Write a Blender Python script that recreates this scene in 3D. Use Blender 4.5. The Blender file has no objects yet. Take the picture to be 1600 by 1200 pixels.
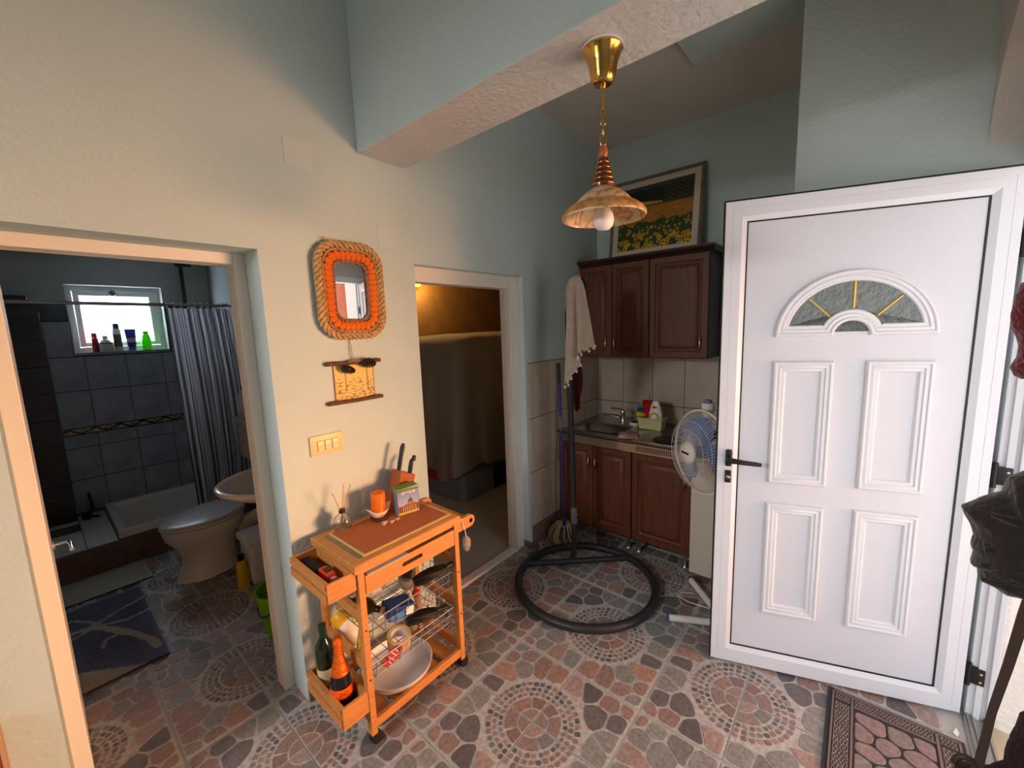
import bpy, bmesh, math, random
from mathutils import Vector, Matrix, noise
random.seed(7)
PI = math.pi
scene = bpy.context.scene
COL = scene.collection

# ---------------------------------------------------------------- camera
F_PX = 640.0
YAW, PIT, ROL = math.radians(40.454), math.radians(7.816), math.radians(-1.984)
def cam_axes():
    cy, sy = math.cos(YAW), math.sin(YAW)
    fwd = Vector((-sy, cy, 0)); right = Vector((cy, sy, 0)); up = Vector((0, 0, 1))
    f2 = fwd*math.cos(PIT) - up*math.sin(PIT); u2 = up*math.cos(PIT) + fwd*math.sin(PIT)
    r3 = right*math.cos(ROL) + u2*math.sin(ROL); u3 = u2*math.cos(ROL) - right*math.sin(ROL)
    return r3, u3, f2
r_, u_, f_ = cam_axes()
cam = bpy.data.cameras.new('camera'); cam.sensor_fit = 'HORIZONTAL'; cam.sensor_width = 36.0
cam.lens = F_PX*36.0/1600.0; cam.clip_start = 0.02; cam.clip_end = 200
cam_o = bpy.data.objects.new('camera', cam); COL.objects.link(cam_o)
cam_o.matrix_world = Matrix(((r_.x, u_.x, -f_.x, 0), (r_.y, u_.y, -f_.y, 0), (r_.z, u_.z, -f_.z, 1.69), (0, 0, 0, 1)))
scene.camera = cam_o

# ---------------------------------------------------------------- sky, lights, exposure
w = bpy.data.worlds.new('sky'); scene.world = w; w.use_nodes = True
bg = w.node_tree.nodes['Background']; bg.inputs[0].default_value = (0.86, 0.91, 1.0, 1); bg.inputs[1].default_value = 1.6
def area(name, loc, target, sx, sy, power, col, spread=180):
    l = bpy.data.lights.new(name, 'AREA'); l.shape = 'RECTANGLE'; l.size = sx; l.size_y = sy; l.energy = power; l.color = col
    l.spread = math.radians(spread)
    o = bpy.data.objects.new(name, l); COL.objects.link(o); o.location = loc
    o.rotation_euler = (Vector(target)-Vector(loc)).to_track_quat('-Z', 'Y').to_euler()
    return o
# low evening light off the terrace, through the open front door
area('evening_light', (3.0, 2.92, 1.2), (-1.85, 0.75, 0.75), 1.3, 0.9, 31, (1.0, 0.50, 0.23), 52)
# added fill lamp for the kitchen, shining in through an invented rear opening
area('rear_fill', (-1.62, -2.7, 2.6), (-1.0, 2.6, 0.6), 0.9, 0.9, 108, (0.97, 0.97, 0.98))
# daylight falling through the bathroom window
area('bathroom_daylight', (-5.8, 0.57, 2.2), (-4.0, 0.60, 0.9), 0.7, 0.7, 1900, (0.78, 0.88, 1.0))
# the sun, behind the house: it lies on the terrace outside the front door
sun = bpy.data.lights.new('sun', 'SUN'); sun.energy = 18; sun.angle = math.radians(1); sun.color = (1.0, 0.97, 0.95)
sun_o = bpy.data.objects.new('sun', sun); COL.objects.link(sun_o); sun_o.rotation_euler = Vector((0.22, -0.85, -0.75)).to_track_quat('-Z', 'Y').to_euler()
scene.cycles.diffuse_bounces = 8
scene.view_settings.view_transform = 'Standard'; scene.view_settings.look = 'None'
scene.view_settings.exposure = 0.08; scene.view_settings.gamma = 1.0; scene.view_settings.use_curve_mapping = False

# ---------------------------------------------------------------- helpers
def lin(c):
    def g(v):
        v /= 255.0
        return v/12.92 if v <= 0.04045 else ((v+0.055)/1.055)**2.4
    return (g(c[0]), g(c[1]), g(c[2]), 1.0)
MATS = {}
def M(name, col=(128, 128, 128), rough=0.5, metal=0.0, bump=0.0, bscale=60.0, var=0.0, vscale=6.0, stretch=None, attr=False,
      trans=0.0, ior=1.45, emit=0.0, col2=None, alpha=1.0, coat=0.0, sheen=0.0, detail=3.0, translucent=0.0):
    if name in MATS: return MATS[name]
    m = bpy.data.materials.new(name); m.use_nodes = True
    nt = m.node_tree; N = nt.nodes; L = nt.links; b = N['Principled BSDF']
    c = lin(col); b.inputs['Base Color'].default_value = c
    b.inputs['Roughness'].default_value = rough; b.inputs['Metallic'].default_value = metal
    b.inputs['Transmission Weight'].default_value = trans; b.inputs['IOR'].default_value = ior
    b.inputs['Alpha'].default_value = alpha; b.inputs['Coat Weight'].default_value = coat; b.inputs['Sheen Weight'].default_value = sheen
    if emit:
        b.inputs['Emission Color'].default_value = c; b.inputs['Emission Strength'].default_value = emit
    tc = N.new('ShaderNodeTexCoord'); src = tc.outputs['Object']
    if stretch:
        mp = N.new('ShaderNodeMapping'); mp.inputs['Scale'].default_value = stretch; L.new(src, mp.inputs[0]); src = mp.outputs[0]
    base = None
    if attr:
        at = N.new('ShaderNodeAttribute'); at.attribute_name = 'Col'; base = at.outputs['Color']; L.new(base, b.inputs['Base Color'])
    if var:
        n = N.new('ShaderNodeTexNoise'); n.inputs['Scale'].default_value = vscale; n.inputs['Detail'].default_value = detail
        L.new(src, n.inputs['Vector'])
        rmp = N.new('ShaderNodeMapRange'); rmp.inputs[1].default_value = 0.3; rmp.inputs[2].default_value = 0.7
        L.new(n.outputs[0], rmp.inputs[0])
        mx = N.new('ShaderNodeMix'); mx.data_type = 'RGBA'; L.new(rmp.outputs[0], mx.inputs[0])
        if attr:
            mx.blend_type = 'MULTIPLY'; mx.inputs[0].default_value = 1.0
            for lk in list(L):
                if lk.to_socket == mx.inputs[0]: L.remove(lk)
            cr = N.new('ShaderNodeMapRange'); cr.inputs[3].default_value = 1-var; cr.inputs[4].default_value = 1+var
            L.new(rmp.outputs[0], cr.inputs[0]); L.new(base, mx.inputs[6]); L.new(cr.outputs[0], mx.inputs[7])
        else:
            d = lin(col2) if col2 else tuple(v*(1-var) for v in c[:3])+(1,)
            mx.inputs[6].default_value = c; mx.inputs[7].default_value = d
        L.new(mx.outputs[2], b.inputs['Base Color'])
    if bump:
        n2 = N.new('ShaderNodeTexNoise'); n2.inputs['Scale'].default_value = bscale; n2.inputs['Detail'].default_value = 4.0
        L.new(src, n2.inputs['Vector']); bp = N.new('ShaderNodeBump'); bp.inputs['Strength'].default_value = bump
        bp.inputs['Distance'].default_value = 0.01; L.new(n2.outputs[0], bp.inputs['Height']); L.new(bp.outputs[0], b.inputs['Normal'])
    if translucent:
        tl = N.new('ShaderNodeBsdfTranslucent'); tl.inputs[0].default_value = c
        if attr: L.new(base, tl.inputs[0])
        ms = N.new('ShaderNodeMixShader'); ms.inputs[0].default_value = translucent
        L.new(b.outputs[0], ms.inputs[1]); L.new(tl.outputs[0], ms.inputs[2]); L.new(ms.outputs[0], N['Material Output'].inputs[0])
    MATS[name] = m
    return m

def tmp_merge(bm, t):
    me = bpy.data.meshes.new('t'); t.to_mesh(me); t.free(); bm.from_mesh(me); bpy.data.meshes.remove(me)
def box(bm, x0, x1, y0, y1, z0, z1, bev=0.0, seg=2, mtx=None):
    t = bmesh.new(); bmesh.ops.create_cube(t, size=1.0)
    for v in t.verts: v.co = Vector(((x0+x1)/2+v.co.x*(x1-x0), (y0+y1)/2+v.co.y*(y1-y0), (z0+z1)/2+v.co.z*(z1-z0)))
    if bev: bmesh.ops.bevel(t, geom=t.edges[:], offset=bev, segments=seg, profile=0.6, affect='EDGES')
    if mtx is not None: bmesh.ops.transform(t, matrix=mtx, verts=t.verts[:])
    tmp_merge(bm, t); return bm
def ring_faces(bm, loops, closed=True, cap0=False, cap1=False, wrap=False):
    vl = [[bm.verts.new(p) for p in lp] for lp in loops]
    n = len(vl[0]); m = len(vl)
    for i in range(m if wrap else m-1):
        a, b = vl[i], vl[(i+1) % m]
        for j in range(n if closed else n-1):
            k = (j+1) % n
            try: bm.faces.new((a[j], a[k], b[k], b[j]))
            except ValueError: pass
    if cap0: bm.faces.new(vl[0][::-1])
    if cap1: bm.faces.new(vl[-1])
    return bm
def fix(bm): bmesh.ops.recalc_face_normals(bm, faces=bm.faces[:]); return bm
def lathe(bm, prof, c=(0, 0, 0), seg=24, axis=None, sx=1.0, sy=1.0, cap=True):
    """prof: (radius, height) pairs; axis: direction of height."""
    q = Vector((0, 0, 1)).rotation_difference(Vector(axis)) if axis else None
    loops = []
    for r, h in prof:
        lp = []
        for i in range(seg):
            a = 2*PI*i/seg; p = Vector((r*math.cos(a)*sx, r*math.sin(a)*sy, h))
            if q: p = q @ p
            lp.append(p+Vector(c))
        loops.append(lp)
    t = bmesh.new(); ring_faces(t, loops, True, cap, cap); fix(t); tmp_merge(bm, t); return bm
def tube(bm, pts, r, seg=8, closed=False, flat=1.0):
    pts = [Vector(p) for p in pts]; n = len(pts); rr = r if isinstance(r, (list, tuple)) else [r]*n
    loops = []; nrm = None
    for i, p in enumerate(pts):
        if closed: d = pts[(i+1) % n]-pts[i-1]
        else: d = pts[min(i+1, n-1)]-pts[max(i-1, 0)]
        d.normalize()
        if nrm is None:
            nrm = d.orthogonal().normalized()
        nrm = (nrm - d*nrm.dot(d)); nrm = nrm.normalized() if nrm.length > 1e-6 else d.orthogonal().normalized()
        bn = d.cross(nrm)
        loops.append([p+nrm*rr[i]*math.cos(2*PI*k/seg)+bn*rr[i]*flat*math.sin(2*PI*k/seg) for k in range(seg)])
    t = bmesh.new(); ring_faces(t, loops, True, not closed, not closed, wrap=closed); fix(t); tmp_merge(bm, t); return bm
def prism(bm, poly, axis, a, b):
    def P(p, h):
        return {'x': Vector((h, p[0], p[1])), 'y': Vector((p[0], h, p[1])), 'z': Vector((p[0], p[1], h))}[axis]
    t = bmesh.new(); ring_faces(t, [[P(p, a) for p in poly], [P(p, b) for p in poly]], True, True, True); fix(t); tmp_merge(bm, t); return bm
def ball(bm, c, r, sx=1, sy=1, sz=1, u=14, v=9):
    t = bmesh.new(); bmesh.ops.create_uvsphere(t, u_segments=u, v_segments=v, radius=r)
    for q in t.verts: q.co = Vector((q.co.x*sx+c[0], q.co.y*sy+c[1], q.co.z*sz+c[2]))
    tmp_merge(bm, t); return bm
def offset_poly(pts, d):
    """inward offset of a counter-clockwise 2-D polygon with mitred corners"""
    n = len(pts); out = []
    for i in range(n):
        p0, p1, p2 = Vector(pts[i-1]), Vector(pts[i]), Vector(pts[(i+1) % n])
        a = (p1-p0).normalized(); b = (p2-p1).normalized()
        na = Vector((-a.y, a.x)); nb = Vector((-b.y, b.x)); m = (na+nb)
        if m.length < 1e-6: m = na
        m.normalize(); k = d/max(0.35, m.dot(na))
        out.append((p1.x+m.x*k, p1.y+m.y*k))
    return out
def mould(bm, poly, prof, plane, cap=False):
    """sweep profile (inset, height) round a ccw polygon; plane(u, v, h) gives the 3-D point"""
    t = bmesh.new()
    loops = [[plane(p[0], p[1], h) for p in (offset_poly(poly, d) if d else poly)] for d, h in prof]
    ring_faces(t, loops, True, False, cap); fix(t); tmp_merge(bm, t); return bm
def rect(x0, x1, z0, z1): return [(x0, z0), (x1, z0), (x1, z1), (x0, z1)]
def clip(poly, px, py, nx, ny):
    """keep the side where (p-p0).n >= 0"""
    out = []
    for i in range(len(poly)):
        a, b = poly[i], poly[(i+1) % len(poly)]
        da = (a[0]-px)*nx+(a[1]-py)*ny; db = (b[0]-px)*nx+(b[1]-py)*ny
        if da >= 0: out.append(a)
        if (da >= 0) != (db >= 0):
            t = da/(da-db); out.append((a[0]+(b[0]-a[0])*t, a[1]+(b[1]-a[1])*t))
    return out
def voronoi(seeds, region):
    cells = []
    for i, s in enumerate(seeds):
        c = region
        for j, q in enumerate(seeds):
            if i != j and c: c = clip(c, (s[0]+q[0])/2, (s[1]+q[1])/2, s[0]-q[0], s[1]-q[1])
        cells.append(c)
    return cells
def area2(p): return sum(p[i][0]*p[(i+1) % len(p)][1]-p[(i+1) % len(p)][0]*p[i][1] for i in range(len(p)))/2
def inset(poly, d):
    c = poly; n = len(poly)
    for i in range(n):
        a, b = poly[i], poly[(i+1) % n]; l = math.hypot(b[0]-a[0], b[1]-a[1])
        if l < 1e-6 or not c: continue
        nx, ny = -(b[1]-a[1])/l, (b[0]-a[0])/l
        c = clip(c, a[0]+nx*d, a[1]+ny*d, nx, ny)
    return c
def chaikin(poly, k=1):
    for _ in range(k):
        out = []
        for i in range(len(poly)):
            a, b = poly[i], poly[(i+1) % len(poly)]
            out += [(a[0]*.75+b[0]*.25, a[1]*.75+b[1]*.25), (a[0]*.25+b[0]*.75, a[1]*.25+b[1]*.75)]
        poly = out
    return poly

def rounded(poly, r):
    out = []; n = len(poly)
    for i in range(n):
        p0, p1, p2 = poly[i-1], poly[i], poly[(i+1) % n]
        for q in (p0, p2):
            l = math.hypot(q[0]-p1[0], q[1]-p1[1]) or 1e-6; k = min(r, l*.42)/l
            out.append((p1[0]+(q[0]-p1[0])*k, p1[1]+(q[1]-p1[1])*k))
    return out
def mesh_of(bm, name, smooth=None, mats=()):
    me = bpy.data.meshes.new(name); bm.to_mesh(me); bm.free()
    for m in mats: me.materials.append(m)
    if smooth is not None:
        for p in me.polygons: p.use_smooth = True
        me.set_sharp_from_angle(angle=math.radians(smooth))
    return me
def link(name, me, parent=None, loc=None):
    o = bpy.data.objects.new(name, me); COL.objects.link(o)
    if parent is not None: o.parent = parent
    if loc is not None: o.location = loc
    return o
class Thing:
    """an Empty at the base; parts are given in world coordinates (or in local ones with local=True)"""
    def __init__(s, name, label, cat, base, rotz=0.0, group=None, local=False, kind=None):
        s.o = bpy.data.objects.new(name, None); COL.objects.link(s.o); s.o.empty_display_size = 0.05
        s.o.location = base; s.o.rotation_euler = (0, 0, rotz); s.o['label'] = label; s.o['category'] = cat
        if group: s.o['group'] = group
        if kind: s.o['kind'] = kind
        s.inv = Matrix.Identity(4) if local else (Matrix.Translation(base) @ Matrix.Rotation(rotz, 4, 'Z')).inverted()
    def add(s, name, bm, mat, smooth=None, sub=None, label=None, kind=None):
        bm.transform(s.inv)
        o = link(name, mesh_of(bm, name, smooth, [mat] if not isinstance(mat, (list, tuple)) else mat), sub if sub is not None else s.o)
        if label: o['label'] = label
        if kind: o['kind'] = kind
        return o
def single(name, bm, mat, label, cat, base=(0, 0, 0), smooth=None, group=None):
    bm.transform(Matrix.Translation(base).inverted())
    o = link(name, mesh_of(bm, name, smooth, [mat]), None, base); o['label'] = label; o['category'] = cat
    if group: o['group'] = group
    return o
def struct(name, bm, mat, label=None, smooth=None, parent=None, cat=None):
    o = link(name, mesh_of(bm, name, smooth, [mat] if not isinstance(mat, (list, tuple)) else mat), parent)
    if parent is None:
        o['kind'] = 'structure'; o['label'] = label; o['category'] = cat or name.split('_')[0]
    return o
B = bmesh.new
def painted(bm_grid_pts, colors, nu, nv, name):
    """a grid mesh (nu x nv verts) with a colour per vertex"""
    me = bpy.data.meshes.new(name)
    faces = [(j*nu+i, j*nu+i+1, (j+1)*nu+i+1, (j+1)*nu+i) for j in range(nv-1) for i in range(nu-1)]
    me.from_pydata([tuple(p) for p in bm_grid_pts], [], faces)
    at = me.color_attributes.new('Col', 'FLOAT_COLOR', 'POINT')
    for i, c in enumerate(colors): at.data[i].color = c
    return me
def mix(a, b, t): return tuple(a[i]*(1-t)+b[i]*t for i in range(3))

# ---------------------------------------------------------------- materials
m_wall = M('plaster_pale_blue', (193, 208, 206), .85, bump=.35, bscale=55, var=.05, vscale=2.5)
m_white = M('plaster_white', (208, 203, 197), .85, bump=1.0, bscale=42, var=.07, vscale=4)
m_ceil = M('ceiling_paint', (212, 206, 200), .85, bump=.25, bscale=60, var=.05)
m_frame = M('painted_frame', (226, 220, 210), .55, bump=.1, bscale=30)
m_grout = M('grout', (184, 180, 174), .9, bump=.3, bscale=90, var=.12, vscale=20)
m_stone = M('printed_stone_tile', rough=.48, bump=.25, bscale=140, attr=True, var=.26, vscale=55, detail=6)
m_pvc = M('white_aluminium', (222, 224, 230), .35, bump=.05, bscale=400)
m_black = M('black_plastic', (22, 22, 24), .45)
m_rubber = M('black_rubber', (16, 16, 17), .7)
m_pine = M('beech_wood', (206, 138, 74), .45, var=.22, vscale=9, stretch=(9, 1.5, 9), bump=.06, bscale=40)
m_cab = M('mahogany_front', (104, 54, 32), .5, var=.35, vscale=8, stretch=(6, 6, .7), bump=.04, bscale=60)
m_cabd = M('mahogany_body', (58, 27, 19), .45, var=.25, vscale=8, stretch=(6, 6, .7))
m_steel = M('brushed_steel', (176, 172, 166), .28, 1.0, bump=.03, bscale=200)
m_chrome = M('chrome', (215, 215, 215), .12, 1.0)
m_ktile = M('beige_wall_tile', (196, 182, 166), .3, var=.1, vscale=7, col2=(178, 164, 148), detail=5)
m_kgrout = M('dark_joint', (120, 106, 94), .9)
m_porc = M('porcelain', (226, 216, 206), .2, coat=.3)
m_glass = M('clear_glass', (250, 250, 250), .03, trans=1.0, ior=1.45)
m_attr = M('printed', rough=.55, attr=True)
m_attr_g = M('printed_gloss', rough=.25, attr=True)
# ================================================================ the setting
XW = -1.85            # left wall face
YK = 3.41             # kitchen back wall
# ---- floor with printed tiles
bm = B(); box(bm, -5.2, 0.47, -1.7, 3.6, -.10, -.004); floor = struct('floor', bm, m_grout, 'grey grouted floor of square stone-print tiles', cat='floor')
TS = .334
def tile_mesh(seed):
    rnd = random.Random(seed); s = TS-.004
    me = bpy.data.meshes.new('floor_tile'); V = []; Fc = []; C = []
    def add_poly(poly, z, col, skirt):
        if len(poly) < 3: return
        n = len(poly); b = len(V); ins = inset(poly, .0016)
        if not ins or len(ins) < 3: return
        for p in poly: V.append((p[0], p[1], z-skirt)); C.append(tuple(v*.9 for v in col[:3])+(1,))
        cx = sum(p[0] for p in poly)/n; cy = sum(p[1] for p in poly)/n
        for p in poly:
            dx, dy = cx-p[0], cy-p[1]; l = math.hypot(dx, dy) or 1; k = min(.0016, l*.2)
            V.append((p[0]+dx/l*k, p[1]+dy/l*k, z)); C.append(col)
        for i in range(n):
            k = (i+1) % n; Fc.append((b+i, b+k, b+n+k, b+n+i))
        Fc.append(tuple(b+n+i for i in range(n)))
    base = lin((170, 168, 165))
    add_poly([(.002, .002), (s, .002), (s, s), (.002, s)], 0.0, base, .006)
    pinks = [(144, 120, 112), (152, 122, 110), (138, 117, 110), (132, 110, 103), (146, 126, 119)]
    greys = [(130, 128, 126), (122, 121, 119), (136, 133, 130), (118, 116, 115)]
    darks = [(100, 95, 96), (94, 88, 90)]
    def pick(wts):
        k = rnd.random()
        c = rnd.choice(pinks if k < wts[0] else greys if k < wts[0]+wts[1] else darks)
        j = rnd.uniform(.92, 1.06); return lin(tuple(min(255, v*j) for v in c))
    H = .0022
    def sect(r0, r1, a0, a1, nseg=4):
        A = [a0+(a1-a0)*i/nseg for i in range(nseg+1)]
        return [(r0*math.cos(a), r0*math.sin(a)) for a in A[::-1]]+[(r1*math.cos(a), r1*math.sin(a)) for a in A] if r0 > .012 else \
               [(r0*.7, r0*.7)]+[(r1*math.cos(a), r1*math.sin(a)) for a in A]
    def put(poly, wts, rd=1):
        if area2(poly) < 0: poly = poly[::-1]
        poly = [(min(max(p[0], .005), s-.003), min(max(p[1], .005), s-.003)) for p in poly]
        add_poly(rounded(rounded(poly, .011), .005) if rd == 2 else rounded(poly, .005), H, pick(wts), H+.001)
    R = math.radians
    put(sect(.008, .062, R(6), R(84)), (1, 0, 0)); sp = R(rnd.uniform(38, 56))
    put(sect(.068, .121, R(3.5), sp-R(2.2)), (.9, .1, 0)); put(sect(.068, .121, sp+R(2.2), R(86.5)), (.7, .3, 0))
    for r0, r1, n in ((.128, .150, 8), (.1535, .177, 9), (.1805, .205, 10)):
        off = rnd.uniform(-.2, .2)
        for i in range(n):
            g = .0028/r0; a0 = R(90)*(i+.0)/n+g*.8; a1 = R(90)*(i+1)/n-g
            put(sect(r0+rnd.uniform(0, .003), r1-rnd.uniform(0, .003), a0+rnd.uniform(0, .02), a1, 2), (.62, .16, .22))
    seeds = [(.265, .045), (.285, .135), (.205, .205), (.28, .225), (.045, .265), (.135, .285), (.215, .29), (.305, .30)]
    seeds = [(a+rnd.uniform(-.018, .018), b+rnd.uniform(-.018, .018)) for a, b in seeds]
    cells = voronoi(seeds, [(.006, .006), (s-.004, .006), (s-.004, s-.004), (.006, s-.004)])
    for sd, c in zip(seeds, cells):
        l = math.hypot(*sd); n = (sd[0]/l, sd[1]/l)
        # cut the cells back along the rosette
        for da in (-.5, -.25, 0, .25, .5):
            an = math.atan2(n[1], n[0])+da; u = (math.cos(an), math.sin(an))
            if c: c = clip(c, u[0]*.212, u[1]*.212, u[0], u[1]) if abs(da) < .3 else c
        if c and len(c) > 2 and abs(area2(c)) > 2e-4:
            c = inset(c, .0036)
            if c and len(c) > 2: put(c, (.46, .42, .12), 2)
    me.from_pydata(V, [], Fc); me.materials.append(m_stone)
    at = me.color_attributes.new('Col', 'FLOAT_COLOR', 'POINT')
    for i, c in enumerate(C): at.data[i].color = c
    return me
TM = [tile_mesh(s) for s in (3, 11, 23)]
NX0, NY0 = -.977, 1.205
def in_view_floor(x, y):
    if -1.85 < x < .47 and -.35 < y < 3.3:
        if y < .3 and x > -1.0: return False
        if y < .85 and x > -.6: return False
        if y < 1.0 and x > 0: return False
        return True
    return -4.2 < x <= -1.85 and -.4 < y < 1.25
for i in range(-14, 6):
    for j in range(-8, 8):
        cx, cy = NX0+(i+.5)*TS, NY0+(j+.5)*TS
        if not in_view_floor(cx, cy): continue
        ri = i if i % 2 == 0 else i+1; rj = j if j % 2 == 0 else j+1
        ax, ay = NX0+ri*TS, NY0+rj*TS           # rosette corner of this tile
        k = {(1, 1): 0, (-1, 1): 1, (-1, -1): 2, (1, -1): 3}[(1 if ri == i else -1, 1 if rj == j else -1)]
        if cx+TS/2 > .47: continue
        o = link('floor_tile', TM[(i*7+j*5) % 3], floor, (ax, ay, .0)); o.rotation_euler = (0, 0, k*PI/2)

# ---- left wall with its two door openings (thickness runs towards -x)
TW = .16
OB = (-.077, .641, 2.034)      # bathroom opening
OG = (1.396, 2.322, 2.046)     # garage opening
bm = B()
def wl(y0, y1, z0, z1, th=TW): box(bm, XW-th, XW, y0, y1, z0, z1)
wl(-1.7, OB[0], 0, 3.45); wl(OB[0], OB[1], OB[2], 3.45); wl(OB[1], OG[0], 0, 3.45); wl(OG[0], OG[1], OG[2], 3.45); wl(OG[1], YK+.02, 0, 3.45)
wall_left = struct('wall_left', bm, m_wall, 'pale blue-green plaster wall with the bathroom and garage doorways', cat='wall')
# kitchen back wall, niche wall, right wall with arched recess, rear wall
bm = B(); box(bm, XW-.16, -.1, YK, YK+.15, 0, 3.45); wall_back = struct('wall_back', bm, m_wall, 'pale blue kitchen wall behind the cupboards', cat='wall')
YN = 2.42
bm = B(); box(bm, -.28, .46, YN, YN+.99, -.02, 3.45); wall_niche = struct('wall_niche', bm, m_wall, 'grey-blue textured wall beside and above the open front door', cat='wall')
# right wall: inner leaf x .32-.41 with arch, outer leaf x .41-.62 with the door hole
bm = B()
Y1 = .86
arc = [(YN, 2.30)]
for k in range(1, 25):
    a = PI*k/24; arc.append(((YN+Y1)/2+(YN-Y1)/2*math.cos(a), 2.30+.50*math.sin(a)))
poly = [(YN, 3.45)]+arc+[(Y1, 0), (-1.7, 0), (-1.7, 3.45)]
prism(bm, poly, 'x', .32, .41)
box(bm, .41, .62, -1.7, .90, 0, 3.45); box(bm, .41, .62, .90, YN, 2.27, 3.45)
wall_right = struct('wall_right', bm, m_white, 'white plaster wall with an arched recess round the front door', cat='wall')
bm = B()
box(bm, XW-.16, -1.80, -1.85, -1.7, 0, 3.45); box(bm, -.95, .62, -1.85, -1.7, 0, 3.45); box(bm, -1.80, -.95, -1.85, -1.7, 0, 1.0); box(bm, -1.80, -.95, -1.85, -1.7, 2.4, 3.45)  # opening is made up, placed to let the rear fill lamp in
struct('wall_rear', bm, m_wall, 'wall at the back of the room with an opening added for light', cat='wall')
# header wall across the room, kitchen ceiling, main ceiling, hanging ceiling block
bm = B(); box(bm, XW, .32, 1.11, 1.375, 2.52, 3.45, bev=.006, seg=2)
for f in bm.faces:
    if f.normal.z < -.5: f.material_index = 1
struct('trim_1', bm, [m_wall, m_white], 'deep plastered beam crossing the room above the pendant lamp', cat='beam')
bm = B(); prism(bm, [(1.375, 3.33), (YK, 3.16), (YK, 3.5), (1.375, 3.5)], 'x', XW, -.1)
struct('ceiling', bm, m_ceil, 'dull white sloping ceiling over the kitchen corner', cat='ceiling')
bm = B(); box(bm, XW-.16, .62, -1.85, 1.2, 3.45, 3.55); struct('ceiling_main', bm, m_ceil, 'high ceiling over the near part of the room', cat='ceiling')
bm = B(); box(bm, -.85, -.28, 1.375, 2.73, 3.175, 3.4, bev=.004); struct('trim_2', bm, m_wall, 'pale blue box hanging from the kitchen ceiling behind the beam', cat='beam')
bm = B(); box(bm, -.3, .62, 1.2, 3.45, 3.45, 3.55); struct('ceiling_entry', bm, m_ceil, 'ceiling above the front door', cat='ceiling')

# ---- door frames set into the left wall
def frame(name, y0, y1, zt, x0, x1, fw, lab, sill=False, fl=None):
    bm = B(); fl = fl or fw
    box(bm, x0, x1, y0, y0+fl, 0, zt, bev=.004); box(bm, x0, x1, y1-fw, y1, 0, zt, bev=.004); box(bm, x0, x1, y0+fl, y1-fw, zt-fw, zt, bev=.004)
    # stop bead behind
    box(bm, x0-.03, x0, y0, y0+fl, 0, zt); box(bm, x0-.03, x0, y1-fw, y1, 0, zt); box(bm, x0-.03, x0, y0+fw, y1-fw, zt-fw, zt)
    if sill: box(bm, x0+.008, x1+.01, y0+fw, y1-fw, 0, .022, bev=.004)
    return struct(name, bm, m_frame, lab, cat='door frame')
frame('door_frame', OB[0], OB[1], OB[2], -2.06, -2.0, .045, 'cream painted frame of the bathroom doorway')
frame('door_frame', OG[0], OG[1], OG[2], -1.965, -1.905, .085, 'cream painted frame of the garage doorway with a white sill', True, .03)

# ---- kitchen tiles on the left and back walls (each tile its own piece)
def tmesh(w, h, axis, mat, t=.009, bev=.0015):
    bm = B()
    if axis == 'x': box(bm, 0, t, .0015, w-.0015, .0015, h-.0015, bev=bev, seg=1)
    else: box(bm, .0015, w-.0015, -t, 0, .0015, h-.0015, bev=bev, seg=1)
    return mesh_of(bm, 'wall_tile', None, [mat])
cache = {}
def tile(parent, axis, a, z, w, h, pos, mat=m_ktile, t=.009):
    key = (axis, round(w, 3), round(h, 3), mat.name, t)
    if key not in cache: cache[key] = tmesh(w, h, axis, mat, t)
    return link('wall_tile', cache[key], parent, (pos, a, z) if axis == 'x' else (a, pos, z))
bm = B(); box(bm, XW, XW+.004, 2.352, YK, 0, 1.43); bj = struct('baseboard_left', bm, m_kgrout, 'beige tiles on the left wall beside the garage doorway', cat='wall tiles')
rows = [(.17, .425), (.597, .415), (1.014, .414)]
cols = [(2.352, .262), (2.616, .268), (2.886, .266), (3.154, .252)]
for z, h in rows:
    for y, ww in cols: tile(bj, 'x', y, z, ww-.001, h-.002, XW+.002)
m_skirt = M('brown_stone_skirting', (134, 106, 94), .45, var=.4, vscale=28, detail=6, bump=.2, bscale=60)
for y, ww in cols[:3]: tile(bj, 'x', y, .004, ww-.001, .162, XW+.002, m_skirt)
bm = B(); box(bm, XW, -.28, YK-.004, YK, .6, 1.43); bj2 = struct('baseboard_back', bm, m_kgrout, 'beige tiles on the kitchen wall between the cupboards', cat='wall tiles')
xs = [-1.846, -1.593, -1.328, -1.063, -.80, -.535]
for k, x in enumerate(xs):
    for z, h in ((.60, .397), (1.0, .425)): tile(bj2, 'y', x, z, (xs[k+1]-x if k+1 < len(xs) else .25)-.001, h-.002, YK-.002)
# brown skirting pieces at the door jambs of the left wall
bm = B(); box(bm, XW, XW+.009, OB[1]+.004, .90, 0, .075, bev=.002); struct('baseboard_middle', bm, m_skirt, 'low stone skirting between the two doorways', cat='skirting')
bm = B(); box(bm, XW, XW+.009, OG[1]-.02, 2.35, 0, .04, bev=.002); box(bm, -1.905, XW+.004, OG[1]-.006, OG[1]+.0, 0, .05); struct('baseboard_corner', bm, m_skirt, 'small brown skirting piece at the garage door jamb', cat='skirting')

# ---- wall plates
def plate(y0, y1, z0, z1, lab, mat):
    bm = B(); box(bm, XW-.002, XW+.004, y0, y1, z0, z1, bev=.002); return single('cover_plate', bm, mat, lab, 'cover plate', (XW, y0, z0))
m_pl = M('painted_cover', (196, 206, 203), .7)
plate(.779, .895, 2.385, 2.498, 'larger square painted cover plate high on the wall below the beam', m_pl)
plate(1.187, 1.295, 2.108, 2.216, 'smaller square painted cover plate right of the mirror', m_pl)

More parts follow.
